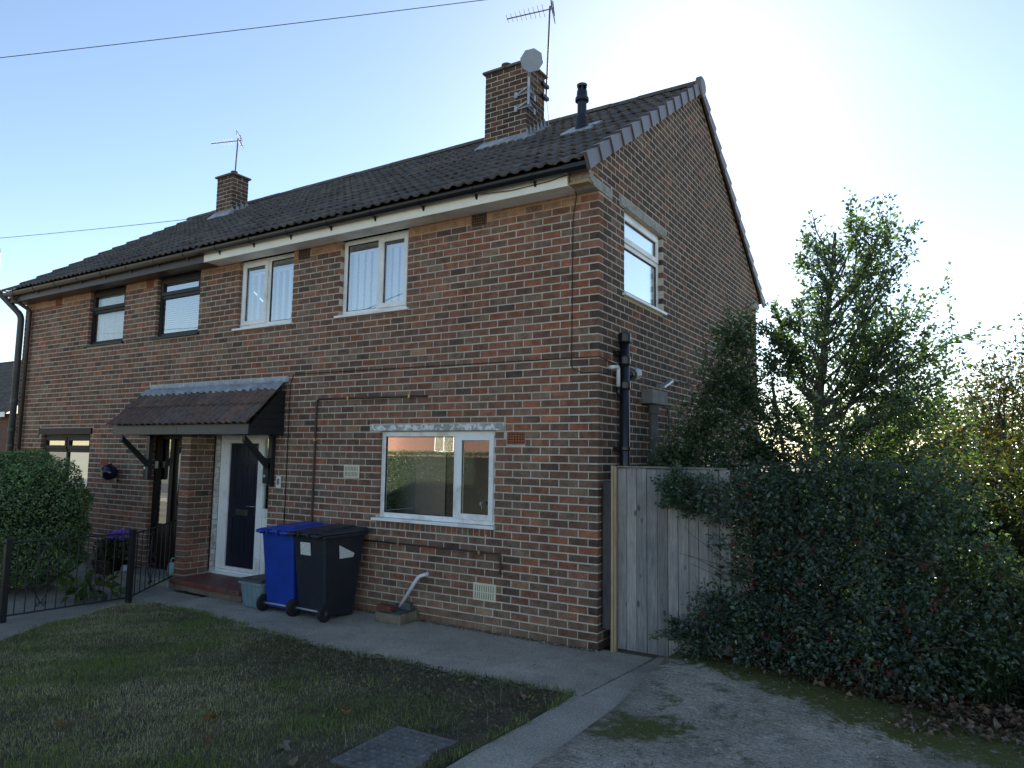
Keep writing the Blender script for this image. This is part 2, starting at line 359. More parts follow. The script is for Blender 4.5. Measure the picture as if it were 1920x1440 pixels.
def pick(cols, n, wts=None, var=.25):
    cols = np.array(cols); i = RNG.choice(len(cols), n, p=None if wts is None else np.array(wts)/sum(wts))
    return np.clip(cols[i]*(1+RNG.uniform(-var, var, (n, 1))), 0, 1)
def vnoise(x, y, s, seed=0):
    r = np.random.default_rng(seed); o = np.zeros_like(x)
    for k in range(7):
        a = r.uniform(0, 6.28); f = s*r.uniform(.6, 1.9); o += np.sin((x*math.cos(a)+y*math.sin(a))*f+r.uniform(0, 6.28))
    return o/3.2
# ================================================================== GROUND
def flat(name, pts, z0, z1, mat, bevel=0, **kw):
    c = Vector((sum(p[0] for p in pts)/len(pts), sum(p[1] for p in pts)/len(pts), z1))
    return B(MB().poly(pts, z0, z1), name, mat, None, c, bevel=bevel, **kw)
g = bpy.data.meshes.new('ground'); g.from_pydata([(-700,-700,-.06),(700,-700,-.06),(700,700,-.06),(-700,700,-.06)], [], [(0,1,2,3)]); g.materials.append(M('rough open ground', (.24,.22,.15), .95, .35, .6, .3, 20))
link('ground', g, kind='structure')
flat('concrete_path', [(-5.30,-1.18),(-4.62,-1.215),(-3.45,-1.29),(-2.8,-1.38),(-1.95,-1.45),(-1.3,-1.345),(-.7,-1.335),(-.2,-1.30),(.43,-1.235),(.53,.0),(.53,.11),(0,.11),(0,.02),(-5.30,.02)], -.14, 0, PATHM, .012, kind='structure')
flat('side_path', [(.36,-8.0),(.80,-8.0),(.775,.6),(.54,.6),(.542,.0),(.442,-1.24),(.372,-1.26),(.37,-1.9),(.33,-2.6)], -.14, -.004, PATHM, .012, kind='structure')
# driveway: a long poured slab, a little uneven
nx, ny = 40, 90; xs = np.linspace(.79, 4.6, nx); ys_ = np.linspace(-9, 1.2, ny); X, Y = np.meshgrid(xs, ys_)
tt = np.clip((Y+1.5)/1.4, 0, 1); Zz = .012+.006*vnoise(X, Y, 3, 3)+.010*np.clip((X-.79)/.6, 0, 1)+.105*tt*tt*(3-2*tt)
vs = np.stack([X, Y, Zz], -1).reshape(-1, 3).tolist(); fs = [(j*nx+i, j*nx+i+1, (j+1)*nx+i+1, (j+1)*nx+i) for j in range(ny-1) for i in range(nx-1)]
bot = len(vs); vs += [(.79, float(y), -.1) for y in ys_]; fs += [(bot+j, j*nx, (j+1)*nx, bot+j+1) for j in range(ny-1)]
mb = MB(); mb.quadset(vs, fs); B(mb, 'driveway', DRIVEM, smooth=True, kind='structure')
flat('planting_bed', [(.85,.50),(2.0,.30),(3.2,.0),(6.5,-.1),(6.5,2.19),(.85,2.19)], -.05, .145, SOIL, .02, kind='structure')
# lawn bed
lawn_poly = [(-5.02,-3.05),(-5.38,-2.34),(-5.57,-1.64),(-5.36,-1.20),(-4.62,-1.225),(-3.45,-1.30),(-2.8,-1.39),(-1.95,-1.46),(-1.3,-1.355),(-.7,-1.345),(-.2,-1.31),(.40,-1.25),(.365,-1.9),(.32,-2.6),(.25,-3.0),(.33,-8),(-4.4,-8),(-4.6,-4)]
def inpoly(x, y, poly):
    r = np.zeros(x.shape, bool); j = len(poly)-1
    for i in range(len(poly)):
        xi, yi = poly[i]; xj, yj = poly[j]; c = ((yi > y) != (yj > y)) & (x < (xj-xi)*(y-yi)/(yj-yi+1e-12)+xi); r ^= c; j = i
    return r
xs = np.arange(-5.8, .46, .06); ys_ = np.arange(-8, -1.1, .06); X, Y = np.meshgrid(xs, ys_); ins = inpoly(X, Y, lawn_poly)
Zz = np.where(ins, .012+.014*vnoise(X, Y, 4, 5)+.008*vnoise(X, Y, 13, 6), -.05)
nx = len(xs); vs = np.stack([X, Y, Zz], -1).reshape(-1, 3).tolist(); fs = [(j*nx+i, j*nx+i+1, (j+1)*nx+i+1, (j+1)*nx+i) for j in range(len(ys_)-1) for i in range(nx-1)]
mb = MB(); mb.quadset(vs, fs); B(mb, 'lawn', SOIL, smooth=True, kind='structure')
# strip of old path along the railings and the neighbour's yard
flat('kerb_path', [(-4.62,-8),(-4.62,-4),(-5.03,-3.05),(-5.39,-2.34),(-5.58,-1.64),(-5.36,-1.19),(-5.32,-1.17),(-5.32,-.62),(-5.95,-.62),(-5.95,-8)], -.14, -.006, SLABM, .01, kind='structure')
flat('neighbour_yard', [(-12.5,-3.6),(-5.965,-3.6),(-5.965,-.62),(-6.12,-.62),(-6.12,.1),(-12.5,.1)], -.14, -.02, SLABM, .01, kind='structure')
for pts in ([(-5.93,-1.16),(-5.34,-1.15),(-5.34,-.64),(-5.93,-.64)],):
    flat('paving_slab', pts, -.03, .008, SLABM, .008, kind='structure')

# ================================================================== HOUSE
CH = .0825
house = thing('semi_detached_house', (-6.2, 0, 0), 'two-storey dark red brick semi-detached house with white and brown windows', 'house')
HX0 = -12.2; HD = 6.8; WT = 4.655; RY = 3.4; SLP = .669; RZ = 7.34
FR = lambda u, v, d: (u, d, v)
GB = lambda u, v, d: (-d, u, v)
def mbox(mb, mp, u0, u1, v0, v1, d0, d1, col=None, j=0):
    a = mp(u0, v0, d0); b = mp(u1, v1, d1); lo = [min(p, q) for p, q in zip(a, b)]; hi = [max(p, q) for p, q in zip(a, b)]
    mb.box(lo[0], hi[0], lo[1], hi[1], lo[2], hi[2], col, j); return mb
WIN = dict(w3=(-3.70,-2.555,3.62,WT), w2=(-5.77,-4.605,3.62,WT), w1=(-7.82,-6.69,3.64,WT), w0=(-9.86,-8.74,3.655,WT),
           lw=(-2.935,-1.235,1.085,2.155), ll=(-11.2,-9.52,1.09,2.135), d8=(-6.09,-4.90,0,2.13), dn=(-7.70,-6.31,0,2.13))
AIR = [(-1.62,-1.405,4.50,4.652,'s'), (-4.527,-4.29,4.50,4.652,'s'), (-1.085,-.855,2.003,2.138,'t'), (-9.155,-8.92,1.60,1.725,'t'), (-11.08,-10.83,4.50,4.65,'t'), (-8.15,-7.94,4.50,4.65,'t')]
fopen = list(WIN.values())+[a[:4] for a in AIR]
fcut = [(o[0]+.009, o[1]-.009, o[2], o[3]) for o in WIN.values()]+[a[:4] for a in AIR]+[(-3.085,-1.107,2.145,2.242), (-11.27,-9.455,2.125,2.255), (-2.94,-1.23,.992,1.09), (-6.32,-6.08,0,2.2), (-7.84,-4.63,2.795,2.91)]
gopen = [(.66, 1.88, 3.655, 4.665)]
gcut = [(.669, 1.871, 3.655, 4.665)]+[(.54,2.03,4.66,4.775), (-.3,.33,4.63,4.745), (3.5,4.4,.95,2.0)]
gopen2 = gopen+[(3.5,4.4,.95,2.0)]
def core(mp, u0, u1, v0, v1, ops, d0, d1):
    us = sorted({u0, u1} | {min(max(o[i], u0), u1) for o in ops for i in (0, 1)}); vs = sorted({v0, v1} | {min(max(o[i], v0), v1) for o in ops for i in (2, 3)})
    nu, nv = len(us)-1, len(vs)-1
    full = [[not any(o[0] < (us[i]+us[i+1])/2 < o[1] and o[2] < (vs[j]+vs[j+1])/2 < o[3] for o in ops) for j in range(nv)] for i in range(nu)]
    ok = lambda i, j: 0 <= i < nu and 0 <= j < nv and full[i][j]
    mb = MB()
    for i in range(nu):
        for j in range(nv):
            if not full[i][j]: continue
            a, b, c, d = us[i], us[i+1], vs[j], vs[j+1]; q = lambda *p: mb.quadset([mp(*x) for x in p], [(0,1,2,3)])
            q((a,c,d0),(b,c,d0),(b,d,d0),(a,d,d0)); q((a,c,d1),(a,d,d1),(b,d,d1),(b,c,d1))
            if not ok(i-1, j): q((a,c,d0),(a,d,d0),(a,d,d1),(a,c,d1))
            if not ok(i+1, j): q((b,c,d0),(b,c,d1),(b,d,d1),(b,d,d0))
            if not ok(i, j-1): q((a,c,d0),(a,c,d1),(b,c,d1),(b,c,d0))
            if not ok(i, j+1): q((a,d,d0),(b,d,d0),(b,d,d1),(a,d,d1))
    return mb
front_wall = B(core(FR, HX0, -.0026, 0, WT, fopen, .0022, .24), 'front_wall', MM, house)
mb = core(GB, .24, HD, 0, 4.8, gopen2, .0008, .24)
mb.poly([(-.24,4.657),(.238,4.657),(.238,4.803),(-.24,4.803)], -.24, -.0008, 'x'); mb.poly([(HD+.001,4.66),(HD+.24,4.66),(HD+.24,4.803),(HD+.001,4.803)], -.24, -.0008, 'x')
mb.poly([(-.24,4.803),(HD+.24,4.803),(HD+.24,4.87),(RY,7.29),(-.24,4.87)], -.24, -.0008, 'x')
gable_wall = B(mb, 'gable_wall', MM, house)
B(core(lambda u, v, d: (u, HD-d, v), HX0, -.245, 0, WT, [(-3.8,-.6,.1,2.15)], 0, .25), 'rear_wall', MM, house)  # wide unseen opening added at the back so sunlight brightens the kitchen
mb = MB().box(HX0+.002, HX0+.25, .245, HD-.26, 0, 4.66); mb.poly([(.0,4.663),(HD,4.663),(RY,7.28-.25)], HX0+.002, HX0+.25, 'x'); B(mb, 'far_gable_wall', MM, house)
# ---- bricks
PAL = [(.190,.118,.090), (.250,.168,.126), (.290,.142,.098), (.340,.142,.090), (.138,.092,.078), (.34,.215,.14), (.230,.126,.092)]
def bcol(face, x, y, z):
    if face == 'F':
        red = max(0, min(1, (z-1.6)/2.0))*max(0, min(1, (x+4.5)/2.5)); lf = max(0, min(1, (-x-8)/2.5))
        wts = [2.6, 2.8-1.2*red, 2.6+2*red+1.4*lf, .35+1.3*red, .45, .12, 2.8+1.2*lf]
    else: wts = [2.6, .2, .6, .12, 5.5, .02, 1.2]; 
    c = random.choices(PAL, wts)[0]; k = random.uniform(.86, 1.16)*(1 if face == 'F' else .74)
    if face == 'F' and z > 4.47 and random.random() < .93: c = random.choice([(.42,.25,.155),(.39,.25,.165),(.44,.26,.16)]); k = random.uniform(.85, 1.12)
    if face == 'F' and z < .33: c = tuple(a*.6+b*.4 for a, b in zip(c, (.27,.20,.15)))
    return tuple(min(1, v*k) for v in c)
def sub(rects, o):
    out = []
    for (a, b, c, d) in rects:
        if o[0] >= b or o[1] <= a or o[2] >= d or o[3] <= c: out.append((a, b, c, d)); continue
        if o[0] > a: out.append((a, o[0]-.006, c, d))
        if o[1] < b: out.append((o[1]+.006, b, c, d))
        A, Bq = max(a, o[0]), min(b, o[1])
        if o[2] > c: out.append((A, Bq, c, o[2]-.006))
        if o[3] < d: out.append((A, Bq, o[3]+.006, d))
    return [r for r in out if r[1]-r[0] > .025 and r[3]-r[2] > .018]
BR = []   # (face, x0,x1,y0,y1,z0,z1,col)
nc = int(WT/CH)+1
for c in range(nc):
    z0 = c*CH+.0073; z1 = min(z0+.0680, WT); even = c % 2 == 0
    if z1-z0 < .02: continue
    x = -.1125 if even else -.0
    first = True
    while x > HX0+.02:
        a = max(x-.2115, HX0); rects = [(a, x, z0, z1)]
        for o in fcut: rects = sub(rects, o)
        for r in rects:
            cc = bcol('F', (r[0]+r[1])/2, 0, z0); dy = random.uniform(-.0014, .0008)-(.010 if c < 2 else 0)
            BR.append(('F', r[0], r[1], dy, .10, r[2], r[3], cc))
        x -= .225
for c in range(int(7.3/CH)+1):
    z0 = c*CH+.0073; z1 = z0+.0680; even = c % 2 == 0
    ys0 = 0.0 if z0 < 4.70 else -.245
    y = ys0 if even else ys0+.1125
    if z0 > 4.74 and not even: y = ys0-.1125
    while y < HD+.245:
        a, b = max(y, ys0), min(y+.2105, HD if z0 < 4.70 else HD+.24); y += .225
        if b-a < .03: continue
        lim = lambda yy: RZ-.01-SLP*abs(yy-RY)
        if z0 > lim(a) or z0 > lim(b): continue
        zt = min(z1, lim(a)+.01, lim(b)+.01)
        if zt-z0 < .02: continue
        rects = [(a, b, z0, zt)]
        for o in gcut: rects = sub(rects, o)
        for r in rects:
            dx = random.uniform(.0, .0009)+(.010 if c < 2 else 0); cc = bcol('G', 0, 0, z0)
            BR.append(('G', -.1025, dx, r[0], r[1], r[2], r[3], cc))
x = -2.935       # brick on edge under the ground-floor sill
while x < -1.24:
    BR.append(('F', x+.004, min(x+.071, -1.237), random.uniform(-.002,.002), .1, 1.0, 1.078, random.choice([PAL[2],PAL[3],PAL[1],PAL[0]]))); x += .0755
def scr(b):
    p = Vector(((b[1]+b[2])/2, (b[3]+b[4])/2, (b[5]+b[6])/2)); d = p-CAM; dist = d.length
    nrm = Vector((0,-1,0)) if b[0] == 'F' else Vector((1,0,0)); w_ = (b[2]-b[1]) if b[0] == 'F' else (b[4]-b[3])
    vis = 1.0
    if b[0] == 'G' and p.z < 1.85 and p.y > .05: vis = 0
    if b[0] == 'F' and -4.1 < p.x < -3.0 and p.z < 1.0: vis = 0
    return -vis*w_*(b[6]-b[5])*max(0, -(d.normalized()).dot(nrm))/dist**2
BR.sort(key=scr)
meshes = {}
def brick_mesh(face, L, T, H, col):
    key = (face, round(L*50), round(H*200), PALI(col))
    if key in meshes: return meshes[key]
    b = MB(); e = .003
    if face == 'F':
        o = lambda x, z, y: (x, y, z); D = T
    x0, x1, z0, z1 = -L/2, L/2, -H/2, H/2; j = lambda: random.uniform(-.0005, .0005)
    ring = [(x0+j(), z0+j()), (x1+j(), z0+j()), (x1+j(), z1+j()), (x0+j(), z1+j())]
    inn = [(p[0]-math.copysign(e, p[0]), p[1]-math.copysign(e, p[1])) for p in ring]
    vs = [(p[0], -T/2, p[1]) for p in inn]+[(p[0], -T/2+.0012, p[1]) for p in ring]+[(p[0], T/2, p[1]) for p in ring]
    fs = [(0,1,2,3)]+[(k, (k+1) % 4, 4+(k+1) % 4, 4+k) for k in range(4)]+[(4+k, 4+(k+1) % 4, 8+(k+1) % 4, 8+k) for k in range(4)]
    if face == 'G': vs = [(-p[1], p[0], p[2]) for p in vs]
    b.quadset(vs, fs, col); meshes[key] = b.mesh('brick', MB_, col=True); return meshes[key]
def PALI(c): return tuple(round(v*22) for v in c)
nobj = 300; walls = {'F': front_wall, 'G': gable_wall}
for b in BR[:nobj]:
    f, x0, x1, y0, y1, z0, z1, c = b
    L = x1-x0 if f == 'F' else y1-y0; T = y1-y0 if f == 'F' else x1-x0
    me = brick_mesh(f, L, T, z1-z0, c); o = bpy.data.objects.new('brick', me); COL.objects.link(o); o.parent = walls[f]
    o.location = ((x0+x1)/2, (y0+y1)/2, (z0+z1)/2)
    s_ = L/(max(v.co.x if f == 'F' else v.co.y for v in me.vertices)-min(v.co.x if f == 'F' else v.co.y for v in me.vertices))
    if f == 'F': o.scale = (s_, 1, 1)
    else: o.scale = (1, s_, 1)
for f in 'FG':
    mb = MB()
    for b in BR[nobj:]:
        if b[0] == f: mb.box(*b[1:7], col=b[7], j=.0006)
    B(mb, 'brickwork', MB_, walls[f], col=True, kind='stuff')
# ---- brick pier between the doors
pier = B(MB().box(-6.307,-6.093,-.397,.0,0,2.12), 'pier', MM, house); mb = MB(); bpier = []
for c in range(26):
    z0 = c*CH+.005
    segs = [(-.40,-.2975),(-.2875,-.0725),(-.0625,.0)] if c % 2 else [(-.40,-.185),(-.175,.0)]
    for s_ in segs:
        for k in ((-6.31,-6.09),):
            mb.box(k[0], k[1], s_[0], s_[1], z0, min(z0+.0725, 2.115), bcol('F', -6.2, 0, .9), .0013)
B(mb, 'brickwork', MB_, pier, col=True, kind='stuff')
# ---- air bricks
for a in AIR:
    m_ = TERRA if a[4] == 't' else SOOTV; mb = MB(); x0, x1, z0, z1 = a[:4]; nx_, nz_ = 6, 4
    o = B(MB().box(x0+.006, x1-.006, .05, .10, z0+.006, z1-.006), 'air_brick', DARK, house)
    for i in range(nx_+1):
        xx = x0+.012+(x1-x0-.024)*i/nx_; mb.box(xx-.006, xx+.006, .0, .05, z0+.006, z1-.006)
    for i in range(nz_+1):
        zz = z0+.012+(z1-z0-.024)*i/nz_; mb.box(x0+.005, x1-.005, .001, .048, zz-.006, zz+.006)
    B(mb, 'grille', m_, o)
# ---- lintels, corbels
B(MB().box(-3.076,-1.116,-.012,.09,2.158,2.232, j=.002), 'lintel', FLAKE, house, bevel=.004, label='concrete lintel with flaking white paint')
B(MB().box(-11.26,-9.465,-.03,.09,2.137,2.245), 'lintel', BROWN, house, bevel=.004)
B(MB().box(-.10,.010,.55,2.02,4.668,4.770, j=.003), 'lintel', CONC, house, bevel=.006)
mb = MB().poly([(-.255,4.700),(-.235,4.745),(.325,4.745),(.325,4.637),(-.10,4.637)], -.22, .012, 'x'); B(mb, 'corbel', CONC, house, bevel=.006, label='rough concrete corbel under the eaves corner')
mb = MB().poly([(HD+.255,4.700),(HD+.235,4.745),(HD-.325,4.745),(HD-.325,4.637),(HD+.10,4.637)], -.22, .012, 'x'); B(mb, 'corbel', CONC, house, bevel=.006)
# ---- fascia, soffit, gutter
def eaves(x0, x1, fm, sm, gm, nb):
    f = B(MB().box(x0, x1, -.272, -.252, 4.640, 4.83), 'fascia', fm, house, bevel=.003)
    mb = MB()
    for k in range(3): mb.box(x0, x1, -.250+k*.084, -.250+k*.084+.081, 4.650, 4.660)
    B(mb, 'soffit', sm, house)
    gut = MB(); n = 8; r = .062; prof = [(math.cos(math.pi+math.pi*k/n)*r, math.sin(math.pi+math.pi*k/n)*r) for k in range(n+1)]; pin = [(a*.93, b*.93) for a, b in prof]
    pts = prof+pin[::-1]; base = [(-.330+a, 4.806+b) for a, b in pts]
    gut.poly(base, x0, x1, 'x'); G = B(gut, 'gutter', gm, house)
    for k in range(nb):
        xx = x0+(x1-x0)*(k+.5)/nb; mb = MB(); pr = [(a*1.10, b*1.10) for a, b in prof]+[(a*1.01, b*1.01) for a, b in prof][::-1]
        mb.poly([(-.330+a, 4.806+b) for a, b in pr], xx-.02, xx+.02, 'x'); mb.poly([(-.30,4.75),(-.273,4.80),(-.273,4.700)], xx-.012, xx+.012, 'x'); B(mb, 'gutter_bracket', gm, G)
    return G
g1 = eaves(-6.24, -.23, UPVC2, UPVC, BLACKP, 8); g2 = eaves(-12.28, -6.243, BROWNP, BROWNP, BROWNP, 8)
B(MB().lathe([(.064,-.05),(.064,.05)], (-3.35,-.330,4.806), 14, 'x'), 'gutter_union', BLACKP, g1); B(MB().lathe([(.064,-.06),(.064,.06)], (-6.24,-.330,4.806), 14, 'x'), 'gutter_union', BLACKP, g1)
B(MB().poly([(-.396,4.815),(-.27,4.815),(-.27,4.76),(-.30,4.742),(-.36,4.742),(-.396,4.77)], -.229, .035, 'x'), 'gutter_end', BLACKP, g1, bevel=.004)
B(MB().poly([(-.27,4.66),(.0,4.66),(.0,5.03),(-.27,4.84)], -12.285, -12.262, 'x'), 'box_end', BROWNP, g2)
# ---- roof
th = math.atan(SLP); sv = Vector((0, math.cos(th), math.sin(th))); nv = Vector((0, -math.sin(th), math.cos(th)))
mb = MB(); RX0, RX1 = -12.30, .03
mb.poly([(-.36,RZ-SLP*(RY+.36)),(RY,RZ),(2*RY+.36,RZ-SLP*(RY+.36)),(2*RY+.36,RZ-SLP*(RY+.36)-.03),(RY,RZ-.05),(-.36,RZ-SLP*(RY+.36)-.03)], RX0, RX1+.006, 'x')
roof = B(mb, 'roof', DARK, house)
TW, TL, GA = .30, .43, .345
prof = [(0,.0),(.028,.003),(.048,.018),(.075,.027),(.102,.018),(.122,.003),(.15,.0)]; prof = prof+[(a+.15, b) for a, b in prof[1:]]
def tile_mesh(name, mat, col, sl=TL, lift=.036):
    b = MB(); n = len(prof); vs = []
    jit = random.uniform(-.002, .002)
    for (t, base, dz) in ((0, lift, 0), (sl, .0, 0), (0, lift, -.022)):
        for a, h in prof: vs.append((a-TW/2+random.uniform(-.001,.001), t+(random.uniform(-.004,.004) if t == 0 else 0), base+h+dz+jit))
    fs = [(i, i+1, n+i+1, n+i) for i in range(n-1)]+[(2*n+i, 2*n+i+1, i+1, i) for i in range(n-1)]
    fs += [(0, n, 2*n), (n-1, 3*n-1, 2*n-1)]
    b.quadset(vs, fs, col); return b
TC = [(.115,.101,.096),(.095,.086,.082),(.135,.115,.104),(.108,.095,.086),(.155,.131,.115),(.124,.103,.092)]
tms = [tile_mesh('roof_tile', MT, c).mesh('roof_tile', MT, col=True) for c in TC for _ in range(3)]
def tile_frame(y_e, z_e, row, x, s=sv, n_=nv, ga=GA):
    o = Vector((x, y_e, z_e))+s*(row*ga)+n_*.012; m = Matrix(((1,0,0),(0,s.y,n_.y),(0,s.z,n_.z))).to_4x4(); m.translation = o; return m
tiles = []
ye, ze = -.375, RZ-SLP*(RY+.375)
rows = 13; ncol = int((RX1-RX0)/TW)+1
for r in range(rows):
    for c in range(ncol):
        x = RX1-.05-TW/2-c*TW-(TW/2 if False else 0)
        if x-TW/2 < RX0-.02: continue
        if r*GA+TL > 4.50+.12: continue
        m = tile_frame(ye, ze, r, x+random.uniform(-.003,.003)); m.translation += sv*random.uniform(-.012,.006)+nv*random.uniform(-.003,.005); p = m.translation
        if -3.10 < x < -2.33 and 2.40 < (p+sv*.2).y < 2.9: continue
        tiles.append((m @ Matrix.Rotation(random.uniform(-.012,.012), 4, 'Z'), random.randrange(len(tms)), (p-CAM).length))
tiles.sort(key=lambda t: t[2])
for m, k, d in tiles[:300]:
    o = bpy.data.objects.new('roof_tile', tms[k]); COL.objects.link(o); o.parent = roof; o.matrix_basis = m
def merge_tiles(lst, meshes_):
    mb = MB()
    for m, k in lst:
        me = meshes_[k]; n = len(mb.v); c = me.color_attributes['Col'].data[0].color[:3]
        mb.v += [tuple(m @ v.co) for v in me.vertices]; mb.f += [tuple(i+n for i in p.vertices) for p in me.polygons]; mb.c += [c]*len(me.vertices)
    return mb
back = []; sb = Vector((0,-sv.y,sv.z)); nb_ = Vector((0,-nv.y,nv.z))
for r in range(rows):
    for c in range(ncol):
        x = RX1-.05-TW/2-c*TW
        if x-TW/2 < RX0-.02 or r*GA+TL > 4.62: continue
        o = Vector((x, 2*RY+.375, ze))+sb*(r*GA)+nb_*.012; m = Matrix(((-1,0,0),(0,sb.y,nb_.y),(0,sb.z,nb_.z))).to_4x4(); m.translation = o; back.append((m, random.randrange(len(tms))))
B(merge_tiles([(m, k) for m, k, d in tiles[300:]]+back, tms), 'roof_tiles', MT, roof, col=True, kind='stuff')
# ridge tiles
n = 27; L = (RX1-RX0-.02)/n
for k in range(n):
    mb = MB(); x0 = RX0+k*L; pr = [(math.cos(math.pi*t/8)*.125, math.sin(math.pi*t/8)*.105) for t in range(9)]; pi_ = [(a*.85, b*.82) for a, b in pr]; dz = random.uniform(-.004,.004)
    mb.poly([(RY+a, RZ-.005+b+dz) for a, b in pr+pi_[::-1]], x0+.004, x0+L-.004, 'x', random.choice(TC)); B(mb, 'ridge_tile', MT, roof, col=True)
# verge caps on the near gable
def verge(side):
    for r in range(rows+1):
        last = r == rows; ln = .40 if not last else .16
        o = Vector((0, -.41, RZ-SLP*(RY+.41)))+sv*(r*GA)
        def P_(x, t, h): q = o+sv*t+nv*h; return (x, q.y if side > 0 else 2*RY-q.y, q.z)
        mb = MB(); xo = .052; k = random.uniform(.85, 1.15); cc = (.125*k,.097*k,.097*k); tp = 0.018
        mb.hexa([P_(xo-.012,0,-.085),P_(xo+.012+tp,0,-.085),P_(xo+.012,ln,-.075),P_(xo-.012,ln,-.075)], [P_(xo-.012,0,.092),P_(xo+.012+tp,0,.092),P_(xo+.012,ln,.060),P_(xo-.012,ln,.060)], cc)
        mb.hexa([P_(xo-.07,0,.078),P_(xo-.013,0,.078),P_(xo-.013,ln,.046),P_(xo-.07,ln,.046)], [P_(xo-.07,0,.090),P_(xo-.013,0,.090),P_(xo-.013,ln,.058),P_(xo-.07,ln,.058)], cc)
        B(mb, 'verge_cap', VERGE, roof, col=True, bevel=.004)
verge(1); verge(-1)
mb = MB(); mb.lathe([(.15,-.035),(.15,.03),(.12,.045)], (.05,RY,RZ+.0), 16, 'x'); mb.c = [(.155,.122,.122)]*len(mb.v); B(mb, 'ridge_end_cap', VERGE, roof, col=True, bevel=.004)
# ---- chimneys
def chimney(name, x0, x1, y0, y1, zb, zt, label, pots):
    c = B(MB().box(x0+.003, x1-.003, y0+.003, y1-.003, zb, zt), 'chimney', MM, house, label=label); mb = MB()
    k = int((zt-zb)/CH)
    for i in range(k):
        z0 = zt-(i+1)*CH+.006; z1 = z0+.069
        for s_ in (0, 1):     # front/back then sides
            off = 0 if (i+s_) % 2 else -.1125
            a0, a1 = (x0, x1) if s_ == 0 else (y0, y1); a = a0+off
            while a < a1-.02:
                p, q = max(a, a0), min(a+.211, a1); a += .225
                if q-p < .03: continue
                if s_ == 0:
                    for (u, v) in ((y0, y0+.06), (y1-.06, y1)): mb.box(p, q, u, v, z0, z1, bcol('G',0,0,5), .0015)
                else:
                    for (u, v) in ((x0-.0015, x0+.06), (x1-.06, x1+.0015)): mb.box(u, v, p+.002, q-.002, z0, z1, bcol('G',0,0,5), .0015)
    B(mb, 'brickwork', MB_, c, col=True, kind='stuff')
    mb = MB(); nxx = 14
    b4 = [(x0-.045,y0-.045,zt-.01),(x1+.045,y0-.045,zt-.01),(x1+.045,y1+.045,zt-.01),(x0-.045,y1+.045,zt-.01)]
    t4 = [(x0+.05,y0+.05,zt+.065),(x1-.05,y0+.05,zt+.065),(x1-.05,y1-.05,zt+.065),(x0+.05,y1-.05,zt+.065)]
    mb.hexa(b4, [(p[0],p[1],p[2]+.035) for p in b4]); mb.hexa([(p[0]*.999+.001*x0,p[1],zt+.0255) for p in b4], t4); B(mb, 'capping', CAPM, c, bevel=.012)
    for (px, py, h, r) in pots:
        B(MB().lathe([(r*1.05,zt+.04),(r*1.0,zt+.04+h*.85),(r*1.16,zt+.04+h*.87),(r*1.16,zt+.04+h)], (px,py,0), 18), 'chimney_pot', TERRA if r < .06 else SOOTV, c, smooth=False)
    # lead flashing: front apron and stepped sides
    mb = MB(); zr = lambda y: RZ-SLP*(RY-y)
    a = nv*.062
    mb.hexa([(x0-.10,y0-.13,zr(y0-.13)+.050),(x1+.10,y0-.13,zr(y0-.13)+.050),(x1+.05,y0-.012,zr(y0)+.05),(x0-.05,y0-.012,zr(y0)+.05)], [(x0-.10,y0-.13,zr(y0-.13)+.085),(x1+.10,y0-.13,zr(y0-.13)+.085),(x1+.02,y0-.018,zr(y0)+.13),(x0-.02,y0-.018,zr(y0)+.13)])
    for xs_ in (1, -1):
        xx = x1 if xs_ > 0 else x0
        pts = [(y0-.02, zr(y0)+.02)]; yy = y0-.02
        while yy < y1:
            pts += [(yy+.02, zr(yy)+.23), (yy+.11, zr(yy)+.12)]; yy += .11
        pts += [(y1, zr(y1)+.02)]
        mb.poly(pts, xx+xs_*.004, xx+xs_*.012, 'x')
        mb.hexa([(xx,y0-.05,zr(y0-.05)+.045),(xx+xs_*.13,y0-.05,zr(y0-.05)+.045),(xx+xs_*.13,y1,zr(y1)+.045),(xx,y1,zr(y1)+.045)], [(xx,y0-.05,zr(y0-.05)+.075),(xx+xs_*.13,y0-.05,zr(y0-.05)+.075),(xx+xs_*.13,y1,zr(y1)+.075),(xx,y1,zr(y1)+.075)])
    B(mb, 'flashing', LEAD, c)
    return c
CAPM = M('mossy flaunching', (.16,.145,.115), .95, .4, 14, .8, 35, dirt=(.07,.065,.05), dscale=9)
chimney('chimney', -3.10, -2.335, 2.38, 2.93, 6.5, 7.93, 'tall brick chimney carrying the satellite dish', [(-2.86,2.62,.17,.075)])
chimney('chimney', -10.05, -9.53, 2.50, 2.88, 6.6, 7.64, 'narrow brick chimney at the far end of the ridge', [(-9.72,2.66,.10,.06)])
